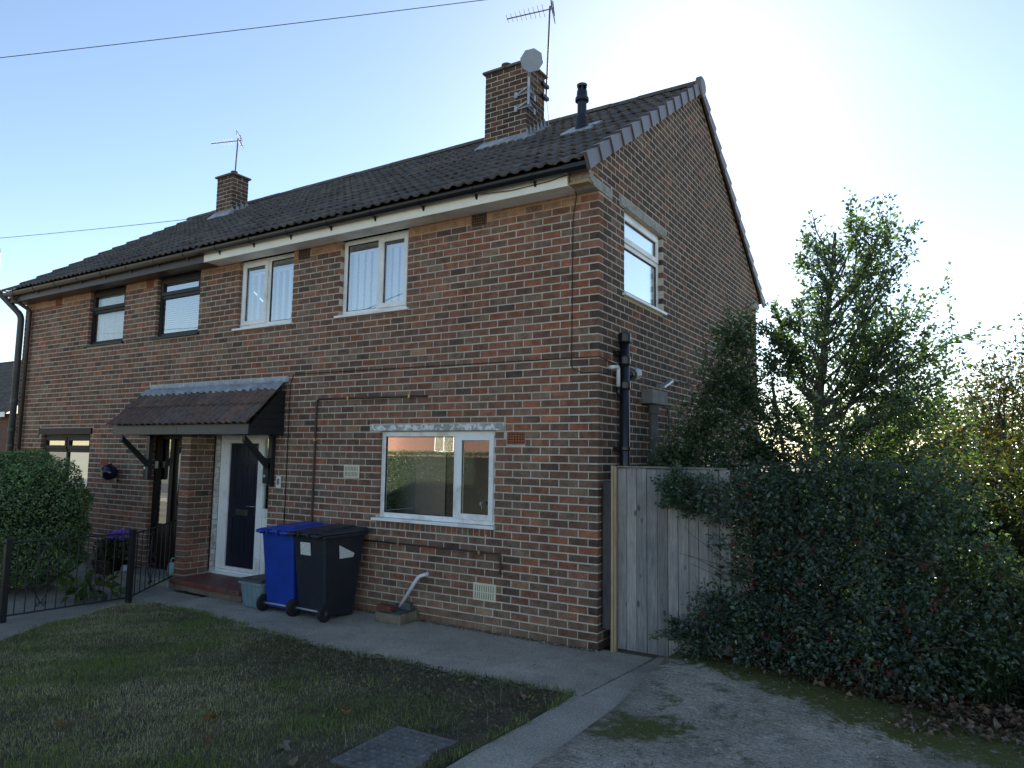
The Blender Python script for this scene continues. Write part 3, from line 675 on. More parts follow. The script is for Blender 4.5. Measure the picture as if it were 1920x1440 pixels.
# ---- boiler flue through the roof
fl = B(MB().lathe([(.062,6.15),(.062,6.62)], (-1.03,1.66,0), 18), 'flue', BLACKP, house, smooth=False)
mb = MB().lathe([(.064,6.60),(.092,6.62),(.092,6.66),(.075,6.69),(.070,6.76)], (-1.03,1.66,0), 18); B(mb, 'collar', BLACKP, fl)
mb = MB()
for k in range(6): t = k*math.pi/3; mb.box(-1.03+.055*math.cos(t)-.008, -1.03+.055*math.cos(t)+.008, 1.66+.055*math.sin(t)-.008, 1.66+.055*math.sin(t)+.008, 6.76, 6.82)
mb.lathe([(.035,6.76),(.035,6.82)], (-1.03,1.66,0), 10); mb.lathe([(.068,6.82),(.072,6.85),(.05,6.865)], (-1.03,1.66,0), 18); B(mb, 'cap', BLACKP, fl)
mb = MB(); zr = lambda y: RZ-SLP*(RY-y); mb.hexa([(-1.27,1.50,zr(1.50)+.05),(-.82,1.50,zr(1.50)+.05),(-.82,1.86,zr(1.86)+.05),(-1.27,1.86,zr(1.86)+.05)], [(-1.27,1.50,zr(1.50)+.085),(-.82,1.50,zr(1.50)+.085),(-.82,1.86,zr(1.86)+.085),(-1.27,1.86,zr(1.86)+.085)]); B(mb, 'flashing', LEAD, fl)
mb = MB().lathe([(.10,6.17),(.075,6.40),(.066,6.42)], (-1.03,1.66,0), 18); B(mb, 'slate_sleeve', BLACKP, fl)
# ================================================================== WINDOWS
def members(mb, mp, u0, u1, v0, v1, w_, d0, d1):
    mbox(mb, mp, u0, u0+w_, v0, v1, d0, d1); mbox(mb, mp, u1-w_, u1, v0, v1, d0, d1)
    mbox(mb, mp, u0+w_, u1-w_, v0, v0+w_, d0, d1); mbox(mb, mp, u0+w_, u1-w_, v1-w_, v1, d0, d1)
def qpane(mp, u0, u1, v0, v1, d): return MB().quadset([mp(u0,v0,d), mp(u1,v0,d), mp(u1,v1,d), mp(u0,v1,d)], [(0,1,2,3)])
def window(mp, o, label, mat, glass, div, sashes, fixed, sill=(.05,.04), sillmat=None, d=.055, top=None):
    """div: list of ('v',u,v0,v1) or ('h',v,u0,u1) bars; sashes/fixed: light rectangles"""
    u0, u1, v0, v1 = o; v0 += .035; mb = MB(); fw_ = .058
    members(mb, mp, u0+.004, u1-.004, v0, v1-.004, fw_, d, d+.065)
    for k in div:
        if k[0] == 'v': mbox(mb, mp, k[1]-.032, k[1]+.032, v0+fw_, v1-fw_-.004, d+.002, d+.063)
        else: mbox(mb, mp, k[2], k[3], k[1]-.032, k[1]+.032, d+.002, d+.063)
    f = B(mb, 'window', mat, house, bevel=.004, label=label)
    for (a, b, c, e) in sashes:
        mb = MB(); members(mb, mp, a-.018, b+.018, c-.018, e+.018, .062, d-.018, d+.04); s_ = B(mb, 'sash', mat, f, bevel=.005)
        B(qpane(mp, a+.03, b-.03, c+.03, e-.03, d+.014), 'pane', glass, f)
        mb = MB(); members(mb, mp, a+.042, b-.042, c+.042, e-.042, .006, d+.003, d+.011); B(mb, 'gasket', RUBBER, f)
    for (a, b, c, e) in fixed:
        B(qpane(mp, a-.006, b+.006, c-.006, e+.006, d+.024), 'pane', glass, f)
        mb = MB(); members(mb, mp, a, b, c, e, .007, d+.012, d+.021); B(mb, 'gasket', RUBBER, f)
    if sill:
        mb = MB(); mbox(mb, mp, u0-sill[0], u1+sill[1], v0-.035, v0-.004, -.045, d+.05); B(mb, 'sill', sillmat or mat, f, bevel=.004)
    return f
def vblind(f, u0, u1, v0, v1, d, n, ang, part=1.0):
    mb = MB()
    for k in range(n):
        u = u0+(u1-u0)*(k+.5)/n; h = .044; a = ang+random.uniform(-.06, .06); du, dd = h*math.cos(a), h*math.sin(a)
        mb.hexa([(u-du,d-dd,v0),(u+du,d+dd,v0),(u+du,d+dd+.001,v0),(u-du,d-dd+.001,v0)], [(u-du,d-dd,v1),(u+du,d+dd,v1),(u+du,d+dd+.001,v1),(u-du,d-dd+.001,v1)])
    mb.box(u0, u1, d-.02, d+.02, v1, v1+.03); return B(mb, 'blind', BLIND, f)
o = WIN['w3']; f = window(FR, o, 'white upstairs window nearest the gable, opening light on its right', UPVC, GLASS, [('v',-3.075,0,0)], [(-3.04,-2.617,3.717,4.592)], [(-3.638,-3.107,3.715,4.592)])
vblind(f, -3.66, -2.60, 3.66, 4.50, .165, 9, -.08)
o = WIN['w2']; f = window(FR, o, 'white upstairs window above the porch, opening light on its left', UPVC, GLASS, [('v',-5.175,0,0)], [(-5.708,-5.21,3.717,4.592)], [(-5.143,-4.667,3.715,4.592)])
vblind(f, -5.73, -4.65, 3.66, 4.46, .165, 8, -.28)
o = WIN['w1']; f = window(FR, o, 'dark framed upstairs window with a horizontal slat blind', NAVYF, GLASS, [('h',4.335,-7.76,-6.75)], [(-7.758,-6.752,4.370,4.592)], [(-7.758,-6.752,3.737,4.300)])
mb = MB()
for k in range(26):
    z = 3.70+.036*k; mb.hexa([(-7.78,.17,z),(-6.73,.17,z),(-6.73,.195,z+.014),(-7.78,.195,z+.014)], [(-7.78,.17,z+.0015),(-6.73,.17,z+.0015),(-6.73,.195,z+.0155),(-7.78,.195,z+.0155)])
B(mb, 'slat_blind', BLIND, f)
o = WIN['w0']; f = window(FR, o, 'dark brown upstairs window with gathered net curtains', BROWN, GLASSN, [('h',4.285,-9.80,-8.80)], [(-9.798,-8.802,4.320,4.592)], [(-9.798,-8.802,3.752,4.250)], sillmat=NAVYF)
mb = MB(); nn_ = 90; pts = [(-9.82+1.04*k/nn_, .125+.045*abs(math.sin(k*.34))+.012*math.sin(k*.23+1)) for k in range(nn_+1)]
vs = []; fs = []
for k, (x, y) in enumerate(pts): vs += [(x, y, 3.70), (x, y, 4.62)]
fs = [(2*k, 2*k+2, 2*k+3, 2*k+1) for k in range(nn_)]; mb.quadset(vs, fs); B(mb, 'net_curtain', NET, f)
o = WIN['lw']; f = window(FR, o, 'wide white kitchen window under the flaking lintel', UPVC, GLASSD, [('v',-1.80,0,0)], [(-1.763,-1.297,1.185,2.09)], [(-2.873,-1.832,1.180,2.09)], sill=(.05,.02))
o = WIN['ll']; f = window(FR, o, 'brown ground-floor window behind the clipped shrub', BROWN, GLASS, [('h',1.86,-11.14,-9.58),('v',-10.36,0,0)], [(-11.138,-10.395,1.895,2.072),(-10.325,-9.582,1.895,2.072)], [(-11.138,-10.392,1.187,1.828),(-10.328,-9.582,1.187,1.828)])
B(MB().box(-11.18,-9.54,.20,.21,1.12,2.13), 'dark_panel', DARK, f)  # flat near-black panel close behind the panes
o = gopen[0]; f = window(GB, o, 'white landing window with frosted glass in the gable', UPVC, FROST, [('h',4.285,.72,1.82)], [(.722,1.818,4.320,4.602)], [(.722,1.818,3.752,4.250)])
B(mbox(MB(), GB, .68, 1.86, 3.66, 4.66, .16, .17), 'privacy_blind', BLIND, f)
f = window(GB, (3.5,4.4,.95,2.0), 'small white ground-floor window behind the holly', UPVC, GLASSD, [('h',1.70,3.56,4.34)], [], [(3.562,4.338,1.047,1.665),(3.562,4.338,1.735,1.935)])
# near-black sheets standing in for unlit depth behind the windows, a room behind the kitchen window
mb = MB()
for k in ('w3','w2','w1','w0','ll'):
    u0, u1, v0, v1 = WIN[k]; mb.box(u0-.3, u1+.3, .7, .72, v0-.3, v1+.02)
mb.box(-.72,-.70,.4,2.1,3.4,4.7); mb.box(-.72,-.70,3.2,4.7,.7,2.2); B(mb, 'room_dark_sheet', DARK, house)
room = MB()
room.box(-4.02,-4.0,.245,2.02,.1,2.4); room.box(-4.02,-4.0,2.02,2.85,2.05,2.4); B(room, 'kitchen_wall', ROOMW, house)
mb = MB().box(-.32,-.3,.245,6.54,0,2.4).box(-4.02,-4.0,2.85,6.54,0,2.4).box(-4.9,-4.88,1.9,3.0,0,2.4); B(mb, 'kitchen_wall', M('grey kitchen wall', (.28,.29,.28), .8, .1), house)
B(MB().box(-3.995,-3.08,.90,1.55,.1,2.398), 'light_catch_wall', ROOMW, house, bevel=.004)  # white wall piece added facing the window to catch its daylight
B(MB().box(-3.36,-3.22,.888,.899,1.20,1.29), 'wall_socket', WHITE, house, bevel=.003)
B(MB().box(-3.998,-3.55,2.2,3.9,.1,2.1), 'tall_unit', ROOMD, house, bevel=.004)
B(MB().box(-4.02,-.3,.245,6.54,2.40,2.42), 'kitchen_ceiling', ROOMW, house); B(MB().box(-4.9,-.3,.245,6.54,.08,.1), 'kitchen_floor', M('floor lino', (.48,.45,.40), .5, .1), house)
B(MB().box(-3.1,-1.0,.25,.85,.1,1.04), 'kitchen_counter', ROOMD, house)
mb = MB().box(-3.998,-3.985,1.55,1.72,1.20,1.30); B(mb, 'socket', WHITE, house, bevel=.004)
B(MB().tube(bend([(-1.60,.42,1.04),(-1.60,.42,1.36),(-1.60,.27,1.36),(-1.60,.27,1.28)], .07, 6), .013, 10), 'kitchen_tap', CHROME, house, smooth=True)

# ================================================================== DOORS
def panel6(mb, x0, x1, z0, z1, d):
    w_ = (x1-x0); cols = [(x0+.09, x0+w_/2-.04), (x0+w_/2+.04, x1-.09)]
    for a, b in cols:
        for (c, e) in ((z0+.17, z0+.72), (z0+.93, z0+1.45), (z0+1.53, z0+1.73)):
            members(mb, FR, a, b, c, e, .028, d-.010, d+.002); mbox(mb, FR, a+.055, b-.055, c+.055, e-.055, d-.007, d+.002)
mb = MB(); members(mb, FR, -6.062, -4.905, .155, 2.125, .06, .07, .15); mbox(mb, FR, -6.0, -5.875, .22, 2.06, .078, .145); mbox(mb, FR, -5.236, -5.115, .216, 2.064, .072, .148)
mbox(mb, FR, -5.875, -5.236, 2.0, 2.064, .078, .145); mbox(mb, FR, -5.875, -5.236, .217, .262, .076, .145); mbox(mb, FR, -5.114, -4.966, 1.00, 1.10, .074, .146); mbox(mb, FR, -5.114, -4.966, .216, 1.0, .090, .13); mbox(mb, FR, -5.095, -4.985, .30, .96, .084, .09)
mbox(mb, FR, -6.07, -4.90, .150, .185, .02, .07)
dr = B(mb, 'front_door', UPVC, house, bevel=.004, label='navy panelled front door in a white frame with side light')
mb = MB(); mbox(mb, FR, -5.873, -5.238, .264, 1.998, .100, .14); panel6(mb, -5.873, -5.238, .264, 1.998, .100); B(mb, 'door_leaf', DOORM, dr, bevel=.003)
B(mbox(MB(), FR, -5.113, -4.967, 1.10, 2.064, .100, .108), 'pane', GLASSD, dr); B(mbox(MB(), FR, -5.11, -4.97, 1.10, 2.06, .145, .15), 'side_light_back', DARK, dr)
mb = MB(); mbox(mb, FR, -5.69, -5.44, .985, 1.065, .088, .1); mbox(mb, FR, -5.665, -5.465, 1.005, 1.045, .082, .088); B(mb, 'letter_plate', BRONZE, dr, bevel=.003)
mb = MB(); mbox(mb, FR, -5.285, -5.255, .99, 1.20, .092, .1); mb.tube(bend([(-5.27,.095,1.12),(-5.27,.045,1.12),(-5.40,.045,1.12)], .02), .009, 8); B(mb, 'door_handle', CHROME, dr)
mb = MB()
for c in range(24):     # painted brick reveal beside the white frame
    z0 = .16+c*CH
    if z0 > 2.05: break
    mb.box(-6.092, -6.068+random.uniform(-.004,.004), -.002, .068, z0+.004, z0+.0765, j=.002)
B(mb, 'painted_reveal', PAINTW, house)
mb = MB(); members(mb, FR, -7.695, -6.315, .06, 2.125, .07, .06, .15); mbox(mb, FR, -7.30, -7.20, .13, 2.055, .063, .147); mbox(mb, FR, -7.622, -7.302, .13, .75, .09, .14)
dn = B(mb, 'front_door', BROWN, house, bevel=.004, label='dark brown front door left of the brick pier')
mb = MB(); mbox(mb, FR, -7.198, -6.387, .13, 2.053, .09, .14); members(mb, FR, -7.12, -6.86, 1.0, 1.98, .03, .08, .092); B(mb, 'door_leaf', BROWN, dn, bevel=.003)
B(mbox(MB(), FR, -7.09, -6.89, 1.03, 1.95, .082, .088), 'pane', GLASSD, dn); B(mbox(MB(), FR, -7.62, -7.304, .752, 2.053, .10, .108), 'pane', GLASSD, dn)
mb = MB(); mbox(mb, FR, -6.46, -6.43, .98, 1.22, .082, .09); mb.tube(bend([(-6.445,.09,1.1),(-6.445,.04,1.1),(-6.57,.04,1.1)], .02), .009, 8); B(mb, 'door_handle', CHROME, dn)
# step
st = B(MB().poly([(-6.12,-.585),(-4.605,-.625),(-4.63,.065),(-6.085,.065),(-6.085,-.402),(-6.12,-.402)], .085, .150), 'step', REDST, house, bevel=.008, label='red tiled doorstep')
mb = MB()
for k, (a, b) in enumerate(((-6.10,-5.70),(-5.69,-5.15),(-5.14,-4.64))): mb.box(a, b, -.555, .0, .0, .084, j=.006)
B(mb, 'step_base', SANDST, st, bevel=.01)

# ================================================================== PORCH CANOPY
cx0, cx1, cyf = -7.78, -4.655, -.555
can = B(MB().box(cx0, cx1, cyf-.001, -.01, 2.108, 2.125), 'canopy', ROSEW, house, label='lean-to porch canopy of brown tiles over both front doors')
B(MB().box(cx0-.005, -6.17, cyf-.024, cyf-.002, 2.105, 2.242), 'canopy_fascia', PBRN, can, bevel=.003); B(MB().box(-6.168, cx1+.008, cyf-.0235, cyf-.002, 2.105, 2.242), 'canopy_fascia', PGRY, can, bevel=.003)
for xx in (cx1, cx0):
    mb = MB()
    for k in range(7):
        za, zb = 2.112+k*.10, 2.112+k*.10+.097
        yl = lambda z: max(cyf, cyf+(z-2.235)*(.555/.56)) if z > 2.235 else cyf
        y0_, y1_ = yl(za), yl(zb)
        if y1_ > -.04: continue
        mb.hexa([(xx-.012,y0_,za),(xx+.008,y0_,za),(xx+.008,-.003,za),(xx-.012,-.003,za)], [(xx-.012,y1_,zb),(xx+.004,y1_,zb),(xx+.004,-.003,zb),(xx-.012,-.003,zb)])
    B(mb, 'canopy_cheek', ROSEW, can)
cth = math.atan2(.60, .60); cs = Vector((0, math.cos(cth), math.sin(cth))); cn = Vector((0, -math.sin(cth), math.cos(cth)))
CC = [(.155,.100,.084),(.128,.086,.076),(.182,.115,.095),(.142,.108,.097)]
cms = [tile_mesh('canopy_tile', MT2, c, .45, .03).mesh('canopy_tile', MT2, col=True) for c in CC for _ in range(2)]
ncan = 11; cw = (cx1-cx0+.10)/ncan
for r in range(2):
    for c in range(ncan):
        m = tile_frame(-.635, 2.225, r, cx0-.05+cw*(c+.5), cs, cn, .375); m = m @ Matrix.Scale(cw/TW, 4, (1,0,0)) @ Matrix.Rotation(random.uniform(-.008,.008), 4, 'Z')
        ob = bpy.data.objects.new('canopy_tile', random.choice(cms)); COL.objects.link(ob); ob.parent = can; ob.matrix_basis = m
mb = MB(); nfl = 110; vs = []
for k in range(nfl+1):
    x = cx0-.06+(cx1-cx0+.12)*k/nfl; h = .036*max(0, math.cos(2*math.pi*(x-(cx0-.05))/(cw/2)+math.pi))**.8
    o0 = Vector((x,-.635,2.225)); a = o0+cs*(.655+random.uniform(-.012,.012))+cn*(.034+h); b = o0+cs*.80+cn*(.034+h*.6)
    vs += [tuple(a), (x, min(b.y, -.012), b.z), (x, -.006, 2.835), (x, -.004, 2.905+random.uniform(-.003,.003))]
mb.quadset(vs, [(4*k+i, 4*k+4+i, 4*k+5+i, 4*k+1+i) for k in range(nfl) for i in range(3)]); B(mb, 'canopy_flashing', LEAD, can, smooth=True)
for (xx, x2) in ((-4.83, 1), (-7.68, -1)):
    mb = MB().box(xx-.035, xx+.035, -.07, -.004, 1.42, 2.107); mb.hexa([(xx-.03,-.07,1.62),(xx+.03,-.07,1.62),(xx+.03,-.07,1.72),(xx-.03,-.07,1.72)], [(xx-.03,-.50,2.02),(xx+.03,-.50,2.02),(xx+.03,-.50,2.107),(xx-.03,-.50,2.107)]); B(mb, 'canopy_bracket', ROSEW, can, bevel=.004)

# ================================================================== THINGS FIXED TO THE WALLS
def vent(u0, u1, v0, v1, label):
    v = B(mbox(MB(), FR, u0, u1, v0, v1, -.012, .002), 'vent_cover', CREAM, house, bevel=.003, label=label); mb = MB(); n = 9
    for k in range(n):
        for (c, e) in ((v0+.02, (v0+v1)/2-.006), ((v0+v1)/2+.006, v1-.02)):
            u = u0+.03+(u1-u0-.06)*k/(n-1); mbox(mb, FR, u-.005, u+.005, c, e, -.0145, -.0115)
    B(mb, 'louvre', M('vent slot', (.22,.20,.15), .6, .1, 5, 0), v)
vent(-3.495,-3.235,1.576,1.738,'small cream vent cover beside the kitchen window'); vent(-1.483,-1.19,.322,.506,'cream vent cover low on the wall')
def pipe_thing(name, pts, r, mat, label, cat, rad=.04, n=8, clips=(), clipmat=None, group=None):
    o = B(MB().tube(bend(pts, rad), r, n), name, mat, None, pts[0], smooth=True, label=label, cat=cat, group=group)
    for c in clips:
        c = Vector(c); mb = MB().box(c.x-.012, c.x+.012, c.y-.018, c.y+.022, c.z-.020, c.z+.020); B(mb, 'clip', clipmat or COPPER, o)
    return o
PTY = -.022
pipe_thing('gas_pipe', [(-2.20,.05,2.565),(-2.20,PTY,2.565),(-4.02,PTY,2.578),(-4.02,PTY,.985),(-4.02,PTY,.05)], .013, PIPEB, 'dark brown gas pipe running along and down the front wall', 'pipe', .07, 8, [(-2.45,PTY,2.567),(-3.45,PTY,2.574),(-4.02,PTY,2.05)])
pipe_thing('gas_pipe', [(-3.25,PTY,.835),(-1.13,PTY,.835),(-1.13,PTY,.63),(-1.13,.06,.61)], .011, PIPEB, 'thin dark pipe under the kitchen window sill', 'pipe', .03, 8, [(-2.55,PTY,.835),(-1.40,PTY,.835)])
pipe_thing('waste_pipe', [(-2.12,.06,.53),(-2.13,-.05,.525),(-2.20,-.07,.50),(-2.44,-.10,.14)], .021, WHITEP, 'white plastic waste pipe slanting down into the gully', 'pipe', .04, 12)
mb = MB().tube([(-2.175,-.064,.512),(-2.23,-.072,.43)], .026, 12); 
pipe_thing('cable', [(-4.555,-.006,.9),(-4.555,-.006,2.80),(-4.50,-.006,2.93),(-.013,-.006,2.897),(.008,.004,2.897),(.008,.50,2.862)], .005, CABLE, 'thin black cable along the front wall at mid height', 'cable', .04, 6)
pipe_thing('cable', [(-.18,-.30,4.75),(-.20,-.29,4.69),(-.254,-.008,4.64),(-.296,-.007,4.386),(-.303,-.007,2.80),(-.19,-.007,2.741),(.008,-.006,2.735),(.008,.1,2.74),(.008,.9,2.80),(.008,3.1,2.90)], .0045, CABLE, 'thin black cable hanging down from the eaves corner', 'cable', .03, 6)
pipe_thing('cable', [(-1.3,-.30,4.74),(-.9,-.285,4.715),(-.45,-.285,4.725),(-.18,-.285,4.755)], .004, CABLE, 'short black cable clipped along the white fascia', 'cable', .02, 6)
pipe_thing('cable', [(-6.085,-.02,.2),(-6.083,-.02,2.1)], .008, CABLE, 'black cable in the corner of the brick pier', 'cable', .02, 6)
# soil stack on the gable
sx = .09
s_ = thing('soil_pipe', (sx, .46, 0), 'glossy black capped soil pipe beside the wooden gate', 'pipe')
mb = MB().lathe([(.055,.02),(.055,3.14)], (sx,.46,0), 20); B(mb, 'pipe', BLACKP, s_, smooth=True)
mb = MB()
for (za, zb, r) in ((3.10,3.20,.068),(2.86,2.95,.063),(2.60,2.68,.064),(1.95,2.0,.060)): B(MB().lathe([(r*.95,za),(r,za+.012),(r,zb-.012),(r*.95,zb)], (sx,.46,0), 20), 'socket_ring', BLACKP, s_)
mb = MB().tube([(sx,.46,2.75),(sx+.02,.66,2.78)], .055, 18); B(mb, 'branch', BLACKP, s_, smooth=True); B(MB().tube([(sx+.02,.62,2.775),(sx+.03,.72,2.79)], .066, 18), 'access_cap', GALV, s_, smooth=False)
mb = MB()
for z in (2.98, 1.97): mb.box(.0, .06, .36, .56, z-.02, z+.02)
B(mb, 'bracket', BLACKP, s_)
o = thing('overflow_pipe', (.03,.26,2.82), 'white swan-neck waste pipe joined to the black soil pipe', 'pipe')
B(MB().tube(bend([(.0,.24,2.81),(.06,.24,2.815),(.06,.36,2.83),(.06,.36,2.62)], .04), .021, 12), 'pipe', WHITEP, o, smooth=True); B(MB().tube(bend([(.06,.36,2.62),(.06,.36,2.53),(.08,.44,2.53)], .05), .022, 12), 'trap', BLACKP, o, smooth=True)
o = thing('flue_box', (.06,1.4,2.5), 'grey metal box on a grey pipe fixed to the gable', 'flue'); B(MB().box(.012,.15,1.12,1.62,2.50,2.66), 'box', M('grey weathered metal', (.18,.18,.175), .7, .3, 8, .2), o, bevel=.006)
B(MB().lathe([(.05,.02),(.05,2.38),(.062,2.39),(.062,2.50)], (.08,1.33,0), 14), 'pipe', M('asbestos grey pipe', (.13,.13,.125), .85, .35, 7, .3), o, smooth=False)
B(MB().tube(bend([(.09,1.98,.05),(.03,1.98,2.42),(.02,1.98,2.5)], .05), .016, 8), 'cable_duct', BLACKP, o)
o = thing('security_light', (.05,1.7,2.72), 'small grey floodlight above the metal box on the gable', 'light'); mb = MB(); mb.hexa([(.10,1.50,2.70),(.16,1.50,2.70),(.16,1.50,2.73),(.10,1.50,2.73)], [(.10,1.80,2.80),(.16,1.80,2.80),(.16,1.80,2.835),(.10,1.80,2.835)]); B(mb, 'head', GALV, o, bevel=.004); B(MB().box(.0,.11,1.63,1.67,2.735,2.765), 'arm', GALV, o)
# rainwater and soil pipes at the far end
B(MB().tube(bend([(-12.02,-.33,4.80),(-12.02,-.33,4.70),(-11.90,-.06,4.50),(-11.90,-.06,.0)], .06), .034, 12), 'downpipe', BROWNP, g2, smooth=True)
o = thing('soil_pipe', (-12.17,-.09,0), 'tall grey soil pipe bent out past the far eaves', 'pipe')
B(MB().tube(bend([(-12.16,-.09,0),(-12.16,-.09,4.42),(-12.46,-.46,4.93),(-12.47,-.46,5.62)], .10), .056, 16), 'pipe', GREYP, o, smooth=True)
mb = MB()
for z in (2.75, 1.9, 2.2): mb.lathe([(.064,z),(.064,z+.06)], (-12.16,-.09,0), 16)
B(mb, 'collar', GREYP, o); mb = MB()
for k in range(8): t = k*math.pi/4; mb.tube([(-12.47+.05*math.cos(t),-.46+.05*math.sin(t),5.62),(-12.47+.035*math.cos(t),-.46+.035*math.sin(t),5.70)], .005, 5)
mb.lathe([(.03,5.695),(.04,5.705)], (-12.47,-.46,0), 10); B(mb, 'cage', GALV, o)
# satellite dish
o = thing('satellite_dish', (-2.22, 2.30, 7.2), 'grey octagonal dish bolted to the corner of the tall chimney', 'satellite dish')
dc = Vector((-2.12, 2.16, 7.77)); dn_ = (CAM-dc).normalized(); dn_ = Vector((dn_.x*.6+.05, dn_.y, -.18)).normalized(); da = dn_.cross(Vector((0,0,1))).normalized(); db = da.cross(dn_)
ring = [dc+(da*math.cos(2*math.pi*k/8+.22)+db*math.sin(2*math.pi*k/8+.22))*.178 for k in range(8)]
mb = MB(); vs = [tuple(p+dn_*.012) for p in ring]+[tuple(p-dn_*.012) for p in ring]; mb.quadset(vs, [tuple(range(8)), tuple(range(15, 7, -1))]+[(k, (k+1) % 8, 8+(k+1) % 8, 8+k) for k in range(8)]); B(mb, 'dish', DISHM, o, bevel=.006)
mb = MB().tube([(-2.26,2.31,7.18),(-2.26,2.31,7.62),(-2.17,2.24,7.74)], .019, 10); B(mb, 'mast', GALV, o)
mb = MB()
for z in (7.20, 7.42):
    mb.box(-2.52,-2.25,2.355,2.377,z-.02,z+.02); mb.box(-2.333,-2.31,2.36,2.60,z-.02,z+.02); mb.tube([(-2.50,2.36,z),(-2.28,2.30,z+.04)], .014, 6); mb.tube([(-2.32,2.58,z),(-2.25,2.31,z+.04)], .014, 6)
    mb.box(-2.54,-2.49,2.352,2.378,z-.045,z+.045); mb.box(-2.333,-2.306,2.56,2.61,z-.045,z+.045)
B(mb, 'wall_bracket', GALV, o)
AERM = M('dull aerial alloy', (.11,.115,.12), .6, .2, 12, .05)
def aerial(loc, top, boom_dir, label, ln=.75, s=1.0):
    o = thing('tv_aerial', loc, label, 'aerial', 'rooftop television aerials'); loc = Vector(loc); top = Vector(top)
    B(MB().tube([loc, top], .016*s, 8), 'mast', AERM, o); d = Vector(boom_dir).normalized(); p0 = top-Vector((0,0,.05))+d*-.06
    B(MB().tube([p0, p0+d*ln], .010*s, 6), 'boom', AERM, o); sd = d.cross(Vector((0,0,1))).normalized(); u = sd.cross(d)
    for k in range(9):
        p = p0+d*(.17+(ln-.18)*k/8); h = (.17-.008*k)*s; B(MB().tube([p-sd*h, p+sd*h], .0045*s, 5), 'element', AERM, o)
    mb = MB()
    for sg in (-1, 1):
        c = p0+u*sg*.085*s+d*.02; w_ = .21*s; hh = .05*s
        pts = [c-sd*w_-u*hh, c+sd*w_-u*hh, c+sd*w_+u*hh, c-sd*w_+u*hh]
        for k in range(4): mb.tube([pts[k], pts[(k+1) % 4]], .006*s, 5)
        mb.tube([c-sd*w_*.98, c+sd*w_*.98], .004*s, 5)
    mb.tube([p0-u*.13*s, p0+u*.13*s], .008, 6); B(mb, 'reflector', AERM, o); return o
a1 = aerial((-2.325, 2.97, 7.55), (-2.27, 2.97, 9.15), (-.75,-.28,-.10), 'tall television aerial on the mast behind the satellite dish', .78)
B(MB().tube(spline([(-2.31,2.96,7.55),(-2.28,2.98,7.2),(-2.33,2.99,6.95)]), .004, 5), 'aerial_lead', WHITEP, a1); B(MB().box(-2.34,-2.28,2.80,2.99,7.55,7.60).box(-2.34,-2.28,2.80,2.99,7.75,7.80), 'clamp', IRON, a1)
aerial((-9.70, 2.66, 7.62), (-9.66, 2.66, 8.50), (-.72,-.55,-.16), 'smaller television aerial on the far chimney', .62, .95)
# wall planter, number plate, key safe
o = thing('wall_planter', (-8.60,-.08,1.40), 'glossy dark blue pot hung on the neighbour\'s wall', 'pot')
mb = MB(); mb.lathe([(.02,-.11),(.085,-.09),(.125,-.02),(.12,.05),(.085,.10),(.10,.125),(.085,.125),(.07,.09)], (0,0,0), 20); mb.v = [tuple(Matrix.Rotation(-.45, 3, 'Y') @ Matrix.Rotation(.3, 3, 'X') @ Vector(v)+Vector((-8.60,-.135,1.50))) for v in mb.v]; B(mb, 'pot', POTB, o, smooth=True); B(MB().box(-8.63,-8.57,-.03,.0,1.36,1.40), 'hook', IRON, o)
pl_ = thing('house_number', (-4.70,-.006,1.40), 'white plate with a black figure 8 beside the porch bracket', 'number plate')
B(MB().box(-4.75,-4.655,-.012,-.003,1.405,1.56), 'plate', WHITE, pl_, bevel=.002)
cu = bpy.data.curves.new('figure', 'FONT'); cu.body = '8'; cu.size = .115; cu.align_x = 'CENTER'; cu.align_y = 'CENTER'; cu.extrude = .0015
to = bpy.data.objects.new('tmp', cu); COL.objects.link(to); bpy.context.view_layer.update(); me = bpy.data.meshes.new_from_object(to.evaluated_get(bpy.context.evaluated_depsgraph_get())); bpy.data.objects.remove(to)
me.transform(Matrix.Translation((-4.7025,-.0145,1.4825)) @ Matrix.Rotation(math.pi/2, 4, 'X')); me.materials.clear(); me.materials.append(BLKINK); link('figure', me, pl_)
o = thing('key_safe', (-4.86,-.09,1.45), 'black key safe hanging on the porch bracket', 'key safe'); B(MB().box(-4.90,-4.80,-.115,-.072,1.46,1.80), 'case', NAVYF, o, bevel=.006); B(MB().lathe([(.022,-.119),(.022,-.112)], (-4.86,0,1.56), 14, 'y'), 'dial', DISHM, o)
mb = MB()
for i in range(2):
    for k in range(3): mb.box(-4.875+.022*k-.003,-4.875+.022*k+.003,-.118,-.115,1.62+.05*i,1.627+.05*i)
B(mb, 'button', CHROME, o)
o = thing('doorbell', (-7.80,-.02,1.5), 'dark chime box with two white buttons left of the brown door', 'doorbell'); B(MB().box(-7.84,-7.76,-.03,.0,1.42,1.82), 'case', BROWN, o, bevel=.005)
for z in (1.60, 1.70): B(MB().lathe([(.022,-.036),(.018,-.03)], (-7.80,0,z), 12, 'y'), 'button', WHITE, o)
B(MB().box(-7.64,-7.58,.035,.058,1.60,1.71), 'bell_push', M('brass plate', (.42,.40,.33), .4, .1), dn, bevel=.004)

